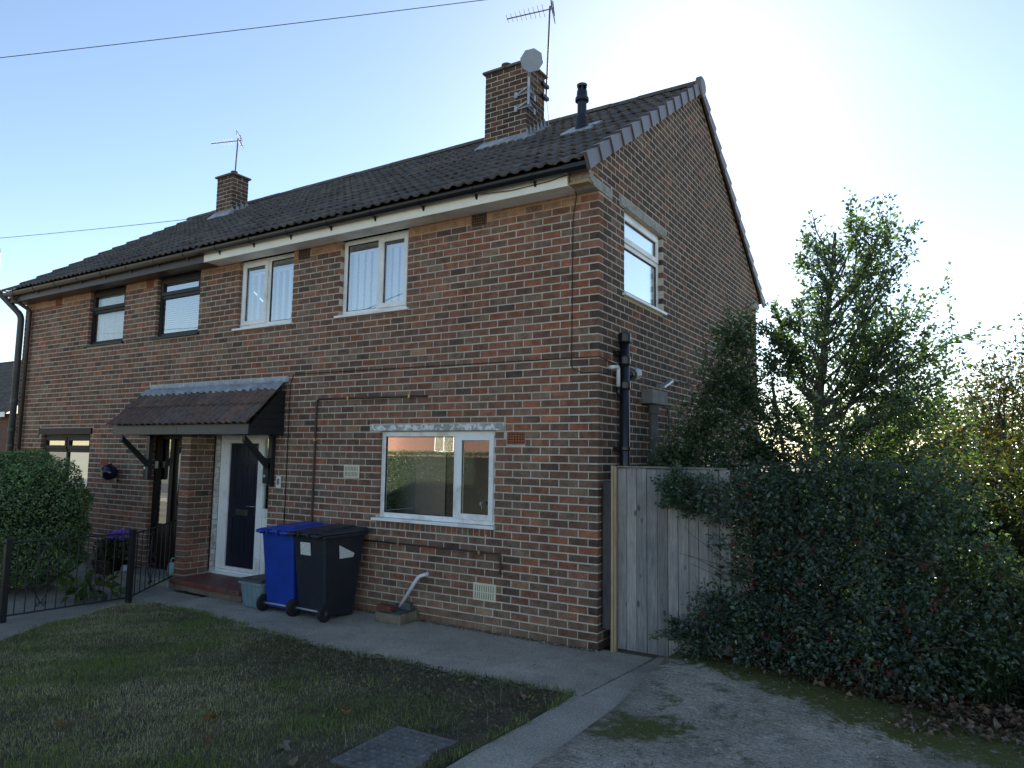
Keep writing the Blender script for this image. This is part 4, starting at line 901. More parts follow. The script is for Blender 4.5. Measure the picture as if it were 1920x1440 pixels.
# ================================================================== GULLY
o = thing('gully', (-2.41,-.17,0), 'concrete gully surround with a grey hopper and a loose red brick', 'gully')
mb = MB().box(-2.60,-2.235,-.33,-.275,0,.105,j=.006).box(-2.60,-2.235,-.06,-.012,0,.12,j=.006).box(-2.60,-2.55,-.273,-.062,0,.11,j=.006).box(-2.285,-2.235,-.273,-.062,0,.11,j=.006); B(mb, 'surround', SANDST, o, bevel=.01)
mb = MB(); mb.hexa([(-2.50,-.26,.03),(-2.32,-.26,.03),(-2.32,-.07,.03),(-2.50,-.07,.03)], [(-2.58,-.29,.118),(-2.25,-.29,.118),(-2.25,-.03,.118),(-2.58,-.03,.118)]); mb.hexa([(-2.44,-.12,.118),(-2.27,-.12,.118),(-2.27,-.03,.118),(-2.44,-.03,.118)], [(-2.41,-.10,.20),(-2.30,-.10,.20),(-2.30,-.04,.20),(-2.41,-.04,.20)]); B(mb, 'hopper', M('grey drain plastic', (.07,.075,.085), .5, .2), o, bevel=.006)
mb = MB().box(-2.60,-2.40,-.31,-.21,.121,.185,col=(.17,.075,.055),j=.003); lb = B(mb, 'loose_brick', MB_, None, (-2.5,-.26,.121), col=True, bevel=.005, label='loose red brick lying on the gully hopper', cat='brick')

# ================================================================== BINS
def bin_(loc, rz, body, lid, label, sticker=False):
    o = thing('wheelie_bin', loc, label, 'wheelie bin', 'wheelie bins by the front door'); o.rotation_euler = (0,0,rz); o.scale = (.95,.95,.965); WL[o.name] = Vector((0,0,0))
    w0, w1 = .235, .280; mb = MB()     # local: -Y is the wheel and hinge side
    mb.hexa([(-w0,-.22,.055),(w0,-.22,.055),(w0,.24,.0),(-w0,.24,.0)], [(-w1,-.31,.99),(w1,-.31,.99),(w1,.36,.99),(-w1,.36,.99)]); B(mb, 'body', body, o, bevel=.022)
    B(MB().hexa([(-w1-.022,-.335,.945),(w1+.022,-.335,.945),(w1+.022,.385,.945),(-w1-.022,.385,.945)], [(-w1-.022,-.335,.985),(w1+.022,-.335,.985),(w1+.022,.385,.985),(-w1-.022,.385,.985)]), 'rim', body, o, bevel=.01)
    mb = MB(); mb.hexa([(-w1-.03,-.345,.988),(w1+.03,-.345,.988),(w1+.03,.405,.988),(-w1-.03,.405,.988)], [(-w1-.02,-.33,1.012),(w1+.02,-.33,1.012),(w1+.015,.38,1.045),(-w1-.015,.38,1.045)])
    mb.hexa([(-.20,-.25,1.005),(.20,-.25,1.005),(.20,.33,1.035),(-.20,.33,1.035)], [(-.17,-.20,1.040),(.17,-.20,1.040),(.16,.28,1.066),(-.16,.28,1.066)]); B(mb, 'lid', lid, o, bevel=.012)
    mb = MB()
    for sx_ in (-1, 1): mb.tube(bend([(sx_*.16,-.31,1.0),(sx_*.16,-.41,.985),(sx_*.27,-.41,.985),(sx_*.27,-.31,1.0)], .03), .017, 8)
    for k in (-.2, -.09, .09, .2): mb.box(k-.012, k+.012, -.40, -.30, .955, 1.012)
    mb.tube([(-.26,-.365,.985),(.26,-.365,.985)], .014, 8); B(mb, 'handle', lid, o, smooth=False)
    mb = MB(); members(mb, FR, -.115, .115, .10, .24, .018, -.228, -.20); B(mb, 'kick_recess', body, o, bevel=.004); B(MB().box(-.097,.097,-.226,-.2,.118,.222), 'recess_face', BLACKP, o)
    mb = MB(); mb.hexa([(-.15,-.246,.45),(.15,-.246,.45),(.15,-.20,.45),(-.15,-.20,.45)], [(-.12,-.262,.60),(.12,-.262,.60),(.12,-.21,.60),(-.12,-.21,.60)]); B(mb, 'grip_panel', body, o, bevel=.008)
    mb = MB().tube([(-.27,-.235,.10),(.27,-.235,.10)], .012, 8); B(mb, 'axle', GALV, o)
    for sx_ in (-1, 1):
        c = (sx_*.262,-.245,.10); a = sx_
        wh = B(MB().lathe([(.066,-.022),(.094,-.022),(.100,-.014),(.100,.014),(.094,.022),(.066,.022)], c, 26, 'x'), 'wheel', RUBBER, o)
        mb = MB().lathe([(.064,-.016),(.064,.016)], c, 20, 'x'); mb.lathe([(.022,-.028),(.022,.028)], c, 12, 'x'); B(mb, 'hub', GREYP, wh)
        mb = MB()
        for k in range(6): t = k*math.pi/3; mb.tube([(c[0]+a*.018,c[1],c[2]),(c[0]+a*.018,c[1]+.058*math.cos(t),c[2]+.058*math.sin(t))], .006, 5)
        B(mb, 'spoke', BLACKP, wh)
    if sticker:
        yb = lambda z: -.22-.09*(z-.055)/.935
        mb = MB(); z0_, z1_ = .74, .89; mb.quadset([(-.15,yb(z0_)-.003,z0_),(.03,yb(z0_)-.003,z0_),(.03,yb(z1_)-.003,z1_),(-.15,yb(z1_)-.003,z1_)], [(0,1,2,3)]); B(mb, 'sticker', STICK, o)
        xb = lambda z: w0+.045*(z-.03)/.96+.004; mb = MB(); mb.quadset([(xb(.70),-.05,.70),(xb(.70),.17,.70),(xb(.745),.19,.745),(xb(.86),-.07,.86)], [(0,1,2,3)]); B(mb, 'sticker', STICK, o)
    return o
bin_((-3.80,-.46,0), .02, BLUEB, BLUEB, 'bright blue wheelie bin next to the white door frame'); bin_((-3.265,-.45,0), -.03, BLKB, BLKB, 'charcoal wheelie bin with two white stickers', True)
o = thing('recycling_box', (-4.25,-.52,0), 'pale blue-grey recycling box with a dark lid beside the blue bin', 'box')
mb = MB().hexa([(-4.40,-.68,0),(-4.11,-.68,0),(-4.11,-.32,0),(-4.40,-.32,0)], [(-4.45,-.73,.30),(-4.06,-.73,.30),(-4.06,-.27,.30),(-4.45,-.27,.30)]); B(mb, 'body', BOXB, o, bevel=.015)
mb = MB()
for k in range(5): x = -4.42+.083*k; mb.hexa([(x,-.690,.02),(x+.012,-.690,.02),(x+.012,-.66,.02),(x,-.66,.02)], [(x-.004,-.738,.27),(x+.008,-.738,.27),(x+.008,-.70,.27),(x-.004,-.70,.27)])
mb.box(-4.465,-4.045,-.745,-.255,.285,.315); B(mb, 'rim', BOXB, o, bevel=.004); B(MB().hexa([(-4.475,-.755,.317),(-4.035,-.755,.317),(-4.035,-.245,.317),(-4.475,-.245,.317)], [(-4.45,-.73,.350),(-4.06,-.73,.350),(-4.06,-.27,.350),(-4.45,-.27,.350)]), 'lid', M('brown box lid', (.045,.036,.034), .5, .2), o, bevel=.008)

# ================================================================== GATE AND FENCE
gate = thing('side_gate', (.6,.12,0), 'weathered grey vertical-board side gate between house and holly', 'gate')
x = .165
GW = [(.275,.265,.26),(.315,.30,.29),(.23,.225,.22),(.34,.325,.31)]
while x < 1.22:
    wd = random.uniform(.093,.106); k = random.uniform(.85,1.1); c = tuple(v*k for v in random.choice(GW)); dy = random.uniform(-.003,.003)
    mb = MB().box(x+.002, x+wd-.0025, .112+dy, .134+dy, .03, 1.775+random.uniform(-.006,.006), c); B(mb, 'board', GATEW, gate, col=True, bevel=.002); x += wd
B(MB().box(.16,1.24,.095,.150,1.782,1.800), 'top_rail', M('mossy grey rail', (.17,.18,.15), .9, .3, 9, .3), gate, bevel=.003)
for z in (.3,.9,1.5): B(MB().box(.17,1.2,.136,.18,z,z+.09,(.2,.2,.2)), 'rail', GATEW, gate, col=True)
B(MB().box(.022,.105,.06,.16,.21,1.64,(.085,.083,.082)), 'wall_post', GATEW, gate, col=True, bevel=.004, label='dark grey post against the brick corner')
B(MB().box(.108,.136,.065,.135,-.02,1.80), 'batten', PALEW, gate, bevel=.003, label='pale new timber batten'); B(MB().box(.138,.158,.075,.135,-.02,1.79), 'batten', PALEW, gate, bevel=.003)
fence = thing('board_fence', (2.9,2.2,0), 'dark horizontal-board fence behind the holly', 'fence')
for r in range(11):
    k = random.uniform(.7,1.3); mb = MB(); z = .06+r*.152
    for (a, b) in ((1.0,2.85),(2.86,4.7),(4.71,6.5)):
        mb = MB(); mb.hexa([(a,2.20,z),(b,2.20,z),(b,2.225,z),(a,2.225,z)], [(a,2.222,z+.16),(b,2.222,z+.16),(b,2.235,z+.16),(a,2.235,z+.16)], (.040*k,.034*k,.030*k)); B(mb, 'board', DARKW, fence, col=True)
for xx in (1.0,2.855,4.705): B(MB().box(xx-.045,xx+.045,2.236,2.32,0,1.76,(.05,.042,.036)), 'post', DARKW, fence, col=True, bevel=.004)
# railings
def railing(p0, p1, h, n, label, deco):
    a, b = Vector(p0), Vector(p1); o = thing('iron_railing', tuple((a+b)/2), label, 'railing', 'black iron railings along the boundary'); d = b-a
    for z in (.06, h): B(MB().box(-.5,.5,-.008,.008,-.006,.006), 'rail', IRON, o) if False else B(MB().tube([a+Vector((0,0,z)), b+Vector((0,0,z))], .010, 6), 'rail', IRON, o)
    for k in range(1, n):
        p = a+d*(k/n); B(MB().tube([p+Vector((0,0,.06)), p+Vector((0,0,h))], .0065, 6), 'bar', IRON, o)
    dv = d.normalized()
    def scroll(c, r, sg, vz):
        pts = []
        for k in range(15):
            t = k/14*1.6*2*math.pi; rr = r*(1-.8*k/14); pts.append(c+dv*(sg*rr*math.cos(t))+Vector((0,0,vz*rr*math.sin(t))))
        return pts
    for f in deco:
        c = a+d*f; mb = MB(); w_ = .11
        for sg in (-1, 1):
            mb.tube([c+Vector((0,0,h-.10)), c+dv*sg*w_+Vector((0,0,h*.55))], .0055, 5); mb.tube([c+Vector((0,0,.14)), c+dv*sg*w_+Vector((0,0,h*.42))], .0055, 5)
            for vz in (1, -1):
                mb.tube(scroll(c+dv*sg*.062+Vector((0,0,h*.485+vz*.055)), .045, sg, vz), .0055, 5)
            mb.tube(scroll(c+dv*sg*.03+Vector((0,0,h-.085)), .026, sg, 1), .0045, 5); mb.tube(scroll(c+dv*sg*.03+Vector((0,0,.135)), .026, sg, -1), .0045, 5)
        B(mb, 'scrollwork', IRON, o)
    return o
def rpost(x, y, label):
    o = thing('railing_post', (x, y, 0), label, 'post', 'black iron posts of the railings'); B(MB().box(x-.03,x+.03,y-.03,y+.03,-.01,.875), 'post', IRON, o, bevel=.003); B(MB().box(x-.034,x+.034,y-.034,y+.034,.876,.89), 'cap', IRON, o, bevel=.003)
A, Bp, Cp, Dp = (-5.83,-2.70,0), (-5.745,-1.355,0), (-6.40,-.36,.06), (-5.92,-4.1,0)
railing(A, Bp, .845, 13, 'long black iron railing panel in front of the clipped shrub', (.27,.70)); railing(Bp, Cp, .83, 9, 'short black iron railing panel ending at the brick pier', (.45,)); railing(Dp, A, .845, 13, 'black iron railing panel nearest the camera at the left edge', (.5,))
rpost(A[0], A[1], 'black square railing post at the left edge of the photo'); rpost(Bp[0], Bp[1], 'black square railing post at the bend by the lawn')
mb = MB().tube(spline([(-5.80,-2.25,.848),(-5.79,-2.10,.93),(-5.775,-1.85,.87),(-5.77,-1.72,.85)]), .006, 5)
B(mb, 'railing_crest', IRON, None, (-5.79,-2.0,.85), label='curved iron crest on top of the long railing', cat='ironwork')
# inspection cover in the lawn
o = thing('inspection_cover', (-.02,-2.92,0), 'patterned iron inspection cover at the lawn edge', 'manhole cover'); o.rotation_euler = (0,0,.04); WL[o.name] = Vector((0,0,0))
B(MB().box(-.235,.235,-.31,.31,.0,.035), 'cover', COVER, o, bevel=.006); mb = MB()
for i in range(9):
    for k in range(11):
        x = -.205+.051*i; y = -.275+.055*k; a = .012 if (i+k) % 2 else -.012
        mb.hexa([(x-.018,y-.007-a*.6,.0352),(x+.018,y-.007+a*.6,.0352),(x+.018,y+.007+a*.6,.0352),(x-.018,y+.007-a*.6,.0352)], [(x-.013,y-.004-a*.6,.046),(x+.013,y-.004+a*.6,.046),(x+.013,y+.004+a*.6,.046),(x-.013,y+.004-a*.6,.046)])
B(mb, 'tread_pattern', COVER, o, kind='stuff')
mb = MB(); members(mb, lambda u, v, d: (u, v, d), -.25, .25, -.325, .325, .018, -.01, .032); B(mb, 'frame', COVER, o, bevel=.003)
# ================================================================== LAWN GRASS
def blades(name, x, y, z, h, wid, col, mat, lean=.5, **kw):
    n = len(x); a = RNG.uniform(0, 2*math.pi, n); l = RNG.normal(0, lean, n)*h; la = RNG.uniform(0, 2*math.pi, n)
    dx, dy = np.cos(a)*wid/2, np.sin(a)*wid/2; lx, ly = np.cos(la)*l, np.sin(la)*l
    hh = np.sqrt(np.maximum(h**2-l**2*.6, (h*.25)**2))
    V = np.stack([np.stack([x-dx, y-dy, z], 1), np.stack([x+dx, y+dy, z], 1), np.stack([x+dx*.8+lx*.4, y+dy*.8+ly*.4, z+hh*.6], 1), np.stack([x-dx*.8+lx*.4, y-dy*.8+ly*.4, z+hh*.6], 1), np.stack([x+lx, y+ly, z+hh], 1)], 1).reshape(-1, 3)
    i = np.arange(n)*5; F = np.stack([i, i+1, i+2, i, i+2, i+3, i+3, i+2, i+4], 1).reshape(-1)
    me = bpy.data.meshes.new(name); me.vertices.add(5*n); me.vertices.foreach_set('co', V.astype(np.float32).ravel()); me.loops.add(9*n); me.loops.foreach_set('vertex_index', F.astype(np.int32))
    me.polygons.add(3*n); me.polygons.foreach_set('loop_start', (np.arange(3*n)*3).astype(np.int32)); me.materials.append(mat)
    at = me.color_attributes.new('Col', 'FLOAT_COLOR', 'POINT'); c4 = np.ones((n, 4), np.float32); c4[:, :3] = col; at.data.foreach_set('color', np.repeat(c4, 5, 0).ravel()); me.update(calc_edges=True)
    return link(name, me, **kw)
n = 210000; x = RNG.uniform(-5.65, .40, n); y = RNG.uniform(-5.6, -1.17, n); ins = inpoly(x, y, lawn_poly)
# thin or bare in a band along the paths and round the iron cover, denser out in the middle
edge = np.clip((-1.42-y)/1.35, 0, 1)**1.4; right = np.clip((.30-x)/1.3, 0, 1)**1.3; cen = np.minimum(edge+.8*np.clip((-2.3-x)/1.2, 0, 1), right)
dens = np.clip(-.02+1.05*cen+.42*vnoise(x, y, 3.2, 11)*(.25+.75*cen), .03, 1); dens = np.where(y > -1.40+.05*vnoise(x, y, 9, 2), np.maximum(dens, .20+.45*(vnoise(x, y, 6, 8) > 0)), dens)
keep = ins & (RNG.uniform(0, 1, n) < dens) & ~((np.abs(x+.02) < .24) & (np.abs(y+2.92) < .31))
x, y = x[keep], y[keep]; n = len(x); straw = np.clip(.46+.55*vnoise(x, y, 2.3, 21)+.35*vnoise(x, y, 7, 22), .05, .92)
isst = RNG.uniform(0, 1, n) < straw; gcol = pick([(.155,.195,.055),(.195,.235,.072),(.225,.26,.095),(.165,.20,.080)], n, None, .35); scol = pick([(.52,.45,.29),(.40,.345,.22),(.60,.53,.37)], n, None, .3)
tall = np.clip(.5+.5*vnoise(x, y, 5, 31), 0, 1); h = np.where(isst, RNG.uniform(.018,.045,n), RNG.uniform(.014,.036,n)+.045*tall**2*RNG.uniform(.3,1,n))*(1+.9*(RNG.uniform(0,1,n) < .01))
blades('lawn_grass', x, y, .004+.014*vnoise(x, y, 4, 5)+.008*vnoise(x, y, 13, 6), h, np.where(isst, .0022, .0034), np.where(isst[:, None], scol, gcol), GRASS, .55, label='patchy green and straw-coloured lawn grass', cat='grass', kind='stuff')
ep = []
for (a, b) in zip(lawn_poly[2:15], lawn_poly[3:16]):
    L_ = math.dist(a, b); m_ = int(min(L_, 2.4)*520); t_ = RNG.uniform(0, min(1, 2.4/L_), m_); ep.append(np.stack([a[0]+(b[0]-a[0])*t_, a[1]+(b[1]-a[1])*t_], 1))
ep = np.vstack(ep)+RNG.normal(0, .022, (sum(map(len, ep)), 2)); k = vnoise(ep[:, 0], ep[:, 1], 7, 41) > -.25; ep = ep[k]; n = len(ep)
blades('edge_grass', ep[:, 0], ep[:, 1], np.full(n, .0), RNG.uniform(.02,.075,n), np.full(n,.0036), pick([(.12,.17,.05),(.16,.21,.07),(.34,.30,.19),(.10,.14,.05)], n, None, .3), GRASS, .9, label='ragged grass spilling over the lawn edges', cat='grass', kind='stuff')
n = 1500; x = RNG.uniform(-5,-.02,n); y = -np.abs(RNG.normal(.012,.022,n))-.008; leaves('wall_foot_grit', np.stack([x, y, RNG.uniform(.003,.012,n)], 1), RNG.uniform(.008,.028,n), pick([(.10,.085,.06),(.20,.17,.12),(.07,.09,.035),(.30,.27,.22)], n), DEADL, updir=1.5, aspect=.7, label='grit, moss and crumbs along the foot of the front wall', cat='debris', kind='stuff')
n = 420; x = RNG.uniform(-4.4,.5,n); y = RNG.uniform(-1.3,-.05,n); leaves('path_grit', np.stack([x, y, np.full(n,.004)], 1), RNG.uniform(.006,.02,n), pick([(.10,.085,.06),(.24,.21,.16),(.34,.31,.26)], n), DEADL, updir=2.5, aspect=.8, label='crumbs and bits scattered on the concrete path', cat='debris', kind='stuff')
n = 2600; x = RNG.uniform(.85,3.6,n); y = RNG.uniform(-3.6,.2,n); zz = .03+.105*np.clip((y+1.5)/1.4,0,1)**2*(3-2*np.clip((y+1.5)/1.4,0,1)); leaves('driveway_grit', np.stack([x, y, zz], 1), RNG.uniform(.005,.016,n), pick([(.08,.07,.05),(.30,.28,.24),(.45,.43,.40),(.12,.10,.06)], n), DEADL, updir=2.5, aspect=.8, label='loose grit and seed scattered over the driveway', cat='debris', kind='stuff')
n = 1700; x = RNG.uniform(-5.2,.3,n); y = RNG.uniform(-4.8,-1.5,n); k = inpoly(x, y, lawn_poly); x, y = x[k], y[k]; n = len(x)     # long dead stalks lying in the grass
blades('dead_stalks', x, y, np.full(n, .03), RNG.uniform(.06,.16,n), np.full(n,.0026), pick([(.36,.33,.23),(.27,.23,.15)], n), GRASS, 2.4, label='long dry grass stalks lying across the lawn', cat='grass', kind='stuff')
n = 5200; x = np.concatenate([RNG.uniform(-2.9,.34,4200), RNG.uniform(-5,.3,1000)]); y = np.concatenate([-1.36-np.abs(RNG.normal(0,.6,4200)), RNG.uniform(-4.5,-1.4,1000)]); k = inpoly(x, y, lawn_poly); x, y = x[k], y[k]; n = len(x)
leaves('lawn_debris', np.stack([x, y, np.full(n,.022)+RNG.uniform(0,.015,n)], 1), RNG.uniform(.012,.038,n), pick([(.16,.125,.085),(.09,.075,.055),(.26,.205,.13),(.09,.13,.05),(.13,.17,.06)], n), DEADL, updir=2.2, aspect=.5, label='crumbs of dead leaf and low weeds on the bare edge', cat='debris', kind='stuff')
# ================================================================== LEAVES LYING ABOUT
def big_leaf(p, s, col, rz, label):
    mb = MB(); pts = []
    for k in range(14):
        t = 2*math.pi*k/14; r = s*(.5+.16*math.cos(5*t)+random.uniform(-.05,.05)); pts.append((r*math.cos(t)*1.15, r*math.sin(t), .018*math.cos(2*t+1)+random.uniform(-.006,.012)))
    mb.quadset([(0,0,-.004)]+pts, [(0, 1+k, 1+(k+1) % 14) for k in range(14)], col); mb.v = [tuple(Matrix.Rotation(rz, 3, 'Z') @ Matrix.Rotation(random.uniform(-.4,.4), 3, 'X') @ Vector(v)+Vector(p)) for v in mb.v]
    return B(mb, 'fallen_leaf', DEADL, None, p, col=True, label=label, cat='leaf', group='fallen leaves on the lawn')
LL = [((-1.43,-3.24,.045),.075,(.20,.085,.03),'orange-brown leaf in the middle of the lawn'),((-.74,-2.63,.045),.080,(.23,.12,.06),'tan leaf on the grass nearest the iron cover'),((-.64,-3.28,.04),.085,(.20,.17,.13),'pale curled leaf left of the iron cover'),((-2.13,-3.87,.045),.07,(.17,.075,.03),'brown leaf far out in the left of the lawn'),((-.42,-3.40,.04),.075,(.22,.18,.13),'pale leaf at the bottom edge below the iron cover'),((-.05,-2.50,.04),.06,(.10,.09,.075),'dark leaf on the bare soil above the iron cover'),((.16,-1.62,.035),.06,(.24,.15,.08),'tan leaf by the corner of the lawn'),((-.35,-1.55,.035),.05,(.20,.19,.15),'small pale leaf near the path edge'),((-1.1,-3.5,.04),.05,(.17,.08,.04),'small brown leaf low in the lawn')]
for p, s, c, l in LL: big_leaf(p, s, c, random.uniform(0,6), l)
n = 2200; t = RNG.uniform(0, 1, n)**.7; x = 1.5+t*2.3+RNG.normal(0,.12,n); y = -.06-.26*t+RNG.normal(0,.10,n)*(.5+t)-.12*t
leaves('leaf_litter', np.stack([x, y, .112+RNG.uniform(0,.05,n)-.05*np.clip(-.3-y,0,1)*2], 1), RNG.uniform(.025,.065,n), pick([(.12,.075,.045),(.085,.055,.035),(.17,.12,.08),(.055,.04,.03),(.22,.16,.11)], n), DEADL, updir=.7, aspect=.75, fold=.8, label='brown dead leaves drifted along the foot of the bushes', cat='leaf litter', kind='stuff')
n = 260; leaves('leaf_litter', np.stack([RNG.uniform(2.6,3.9,n), RNG.normal(-.70,.15,n), .09+RNG.uniform(0,.03,n)], 1), RNG.uniform(.03,.07,n), pick([(.20,.15,.11),(.13,.10,.075),(.25,.20,.15)], n), DEADL, updir=1.0, aspect=.75, fold=.8, label='curled pale leaves on the driveway at lower right', cat='leaf litter', kind='stuff')

# ================================================================== PLANTS
def lump_pts(lumps, n, shell=.22, rough=.16, zmin=.02):
    L = np.array(lumps); wts = (L[:, 3]*L[:, 4]+L[:, 4]*L[:, 5]+L[:, 3]*L[:, 5]); i = RNG.choice(len(L), n, p=wts/wts.sum())
    d = RNG.normal(size=(n, 3)); d /= np.linalg.norm(d, axis=1, keepdims=True)
    r = 1-np.abs(RNG.normal(0, shell, n)); r += rough*(np.sin(d[:, 0]*9+i)+np.sin(d[:, 1]*11+2*i)+np.sin(d[:, 2]*10+i*3))/3
    P_ = L[i, :3]+d*r[:, None]*L[i, 3:6]; k = P_[:, 2] > zmin; return P_[k], d[k]
def twigs(mb, p0, d0, L, r, up_, depth, out, rnd=.35, nseg=5):
    p = Vector(p0); d = Vector(d0).normalized(); pts = [p.copy()]
    for k in range(nseg):
        d = (d+Vector((random.gauss(0,rnd*.35), random.gauss(0,rnd*.35), up_*.25+random.gauss(0,rnd*.25)))).normalized(); p = p+d*(L/nseg); pts.append(p.copy())
    mb.tube(pts, r, 5 if r > .01 else 4, cap=False, rs=[r*(1-.75*k/nseg) for k in range(nseg+1)])
    if depth == 0:
        out.append(pts); return
    for k in range(2 if depth == 1 and L > .5 else 1, nseg+1):
        for _ in range(2 if depth == 1 else (1 if random.random() < .8 else 2)):
            dd = (d*.5+Vector((random.gauss(0,.7), random.gauss(0,.7), random.gauss(.15,.45)))).normalized()
            twigs(mb, pts[k], dd, L*random.uniform(.32,.5), r*.45*(1-.5*k/nseg)+.0015, up_, depth-1, out, rnd, 4)
    out.append(pts[-3:])
# --- holly tree
ht = thing('holly_tree', (1.70,1.40,0), 'tall open holly tree with red berries beside the gable', 'tree')
wood = MB(); tr_pts = spline([(1.66,1.40,-.05),(1.72,1.40,.8),(1.775,1.40,1.46),(1.83,1.40,2.2),(1.92,1.40,3.06),(2.00,1.38,3.7),(2.06,1.38,4.25)], 4); nt_ = len(tr_pts)
wood.tube(tr_pts, .06, 10, rs=[.062*(1-.88*k/nt_)+.004 for k in range(nt_)])
wood.tube(spline([(1.72,1.40,.9),(1.60,1.36,1.25),(1.52,1.30,1.9),(1.42,1.25,2.7)]), .03, 7, rs=[.034*(1-.03*k) for k in range(19)])
tips = []
def env(z, ax):      # reach of the crown at height z towards the house (ax<0) or away from it
    return np.interp(z, [.8,1.5,2.05,2.6,3.15,3.7,4.2,4.5], [.9,1.25,1.15,1.0,.88,.72,.55,.42] if ax < 0 else [.7,1.15,1.50,1.60,1.50,1.15,.80,.5])
for k in range(92):
    z = .95+3.05*((k+random.random())/92)**1.10; i = min(nt_-1, max(0, min(range(nt_), key=lambda q: abs(tr_pts[q].z-z)))); az = random.uniform(0, 2*math.pi)
    ax = math.cos(az); L = float(env(z+.35, ax))*random.uniform(.6,1.0)*(.6+.4*abs(ax)); up_ = .55 if z > 2.2 else .15
    if k % 5 == 0: z = random.uniform(1.3,2.6); i = min(range(nt_), key=lambda q: abs(tr_pts[q].z-z)); az = random.uniform(-.7,.7); ax = math.cos(az); L = random.uniform(1.0,1.5)
    twigs(wood, tr_pts[i], (ax, math.sin(az)*.75, .75 if z > 2 else .25), L, .012+.006*(4.5-z)/4, up_, 1, tips, .4)
B(wood, 'trunk', BARK, ht, smooth=True)
cen = []; dirs = []
for pts in tips:
    for k in range(len(pts)-1):
        a, b = pts[k], pts[k+1]; dens_ = 8 if a.z > 3.0 else 10
        if a.x < 1.7 and a.z < 3.3: dens_ = 12
        tx = float(np.interp(a.z, [1.46,3.06,4.6], [1.775,1.92,2.10]))
        if a.z > 2.2 and math.hypot(a.x-tx, a.y-1.4) < .26: dens_ = 1
        for _ in range(dens_): t = random.random(); q = a.lerp(b, t); cen.append((q.x+random.gauss(0,.028), q.y+random.gauss(0,.028), q.z+random.gauss(0,.028))); dirs.append((b-a).normalized()+Vector((random.gauss(0,.6),random.gauss(0,.6),random.gauss(0,.4))))
P_, d_ = lump_pts([(2.45,1.35,1.85,.60,.40,.40),(2.6,1.4,2.5,.50,.40,.42),(2.3,1.4,3.1,.42,.35,.40),(1.02,1.2,3.15,.26,.24,.34),(1.20,1.2,2.6,.36,.30,.40),(.88,1.1,2.65,.34,.28,.38),(.70,1.0,2.15,.40,.26,.36),(.62,.9,1.85,.38,.24,.25),(1.30,1.15,2.0,.50,.40,.65),(.95,1.0,1.75,.42,.35,.42),(1.42,1.3,2.85,.30,.30,.40)], 8200, .75, .7)     # dense shaded side by the house
Q_, e_ = lump_pts([(.62,.95,1.95,.36,.25,.26),(.82,1.05,2.3,.36,.26,.32),(1.0,1.15,2.75,.32,.26,.34),(.45,.8,1.85,.22,.2,.16),(1.1,1.2,3.2,.24,.22,.28)], 4800, .5, .55); P_ = np.vstack([P_, Q_]); d_ = np.vstack([d_, e_])
cen = np.vstack([np.array([tuple(c) for c in cen]), P_]); dirs = np.vstack([np.array([tuple(c) for c in dirs]), d_]); n = len(cen); print('holly leaves', n)
HC = [(.066,.098,.060),(.085,.125,.070),(.048,.076,.056),(.115,.155,.070)]
leaves('crown', cen, RNG.uniform(.034,.058,n), pick(HC, n, [3,3,2,1.2], .3), HOLLY, ht, dirs=dirs, aspect=.62, fold=.35)
def berries(parent, pts, n, sc=.006):
    mb = MB(); idx = RNG.choice(len(pts), n)
    for i in idx:
        c = Vector(pts[i])
        for _ in range(random.randint(4, 8)):
            q = c+Vector((random.gauss(0,.016),random.gauss(0,.016),random.gauss(0,.016)))
            mb.quadset([(q.x+sc,q.y,q.z),(q.x,q.y+sc,q.z),(q.x-sc,q.y,q.z),(q.x,q.y-sc,q.z),(q.x,q.y,q.z+sc),(q.x,q.y,q.z-sc)], [(0,1,4),(1,2,4),(2,3,4),(3,0,4),(1,0,5),(2,1,5),(3,2,5),(0,3,5)])
    B(mb, 'berries', BERRY, parent, smooth=True, kind='stuff')
berries(ht, cen, 60)
# --- low holly bush in front of the fence
hb = thing('holly_bush', (1.9,.7,0), 'dark sprawling holly bush with red berries in front of the fence', 'bush')
lum = [(1.30,.02,1.50,.42,.26,.22),(1.18,-.06,.50,.24,.22,.24),(1.05,-.08,.26,.20,.20,.20),(1.55,.10,.80,.40,.36,.62),(1.75,.22,1.32,.52,.36,.40),(2.20,.0,.66,.58,.46,.56),(2.35,.28,1.25,.55,.38,.42),(2.75,-.08,.52,.50,.40,.44),(2.90,.25,1.05,.50,.42,.50),(3.30,.35,.66,.50,.48,.56),(2.55,-.24,.36,.46,.30,.26),(1.70,-.10,.40,.52,.30,.32),(2.05,.45,1.74,.42,.30,.24),(2.80,.45,1.60,.42,.30,.32),(1.50,.32,1.66,.30,.24,.18)]
P_, d_ = lump_pts(lum, 42000, .28, .42); n = len(P_)
leaves('foliage', P_, RNG.uniform(.020,.056,n), pick([(.066,.098,.078),(.086,.125,.090),(.046,.072,.062),(.115,.150,.090)], n, [3,3,2,1], .3), HOLLY, hb, dirs=d_*.6, aspect=.62, fold=.35)
mb = MB(); 
for k in range(110):
    l = random.choice(lum); d0 = Vector((random.gauss(0,1), random.gauss(-.35,.8), abs(random.gauss(.2,.6)))).normalized(); st_ = Vector(l[:3])+Vector((d0.x*l[3],d0.y*l[4],d0.z*l[5]))*.25; out = []
    twigs(mb, st_, d0, max(l[3:6])*random.uniform(.9,1.35), .007, .1, 0, out, .5, 6)
for k in range(9): b0 = Vector((1.0+.24*k, .25+random.gauss(0,.08), -.02)); mb.tube(spline([b0, b0+Vector((random.gauss(0,.08),random.gauss(.05,.06),.4)), b0+Vector((random.gauss(0,.12),random.gauss(.08,.08),.8))]), .016, 6, rs=[.018*(1-.06*q) for q in range(13)])
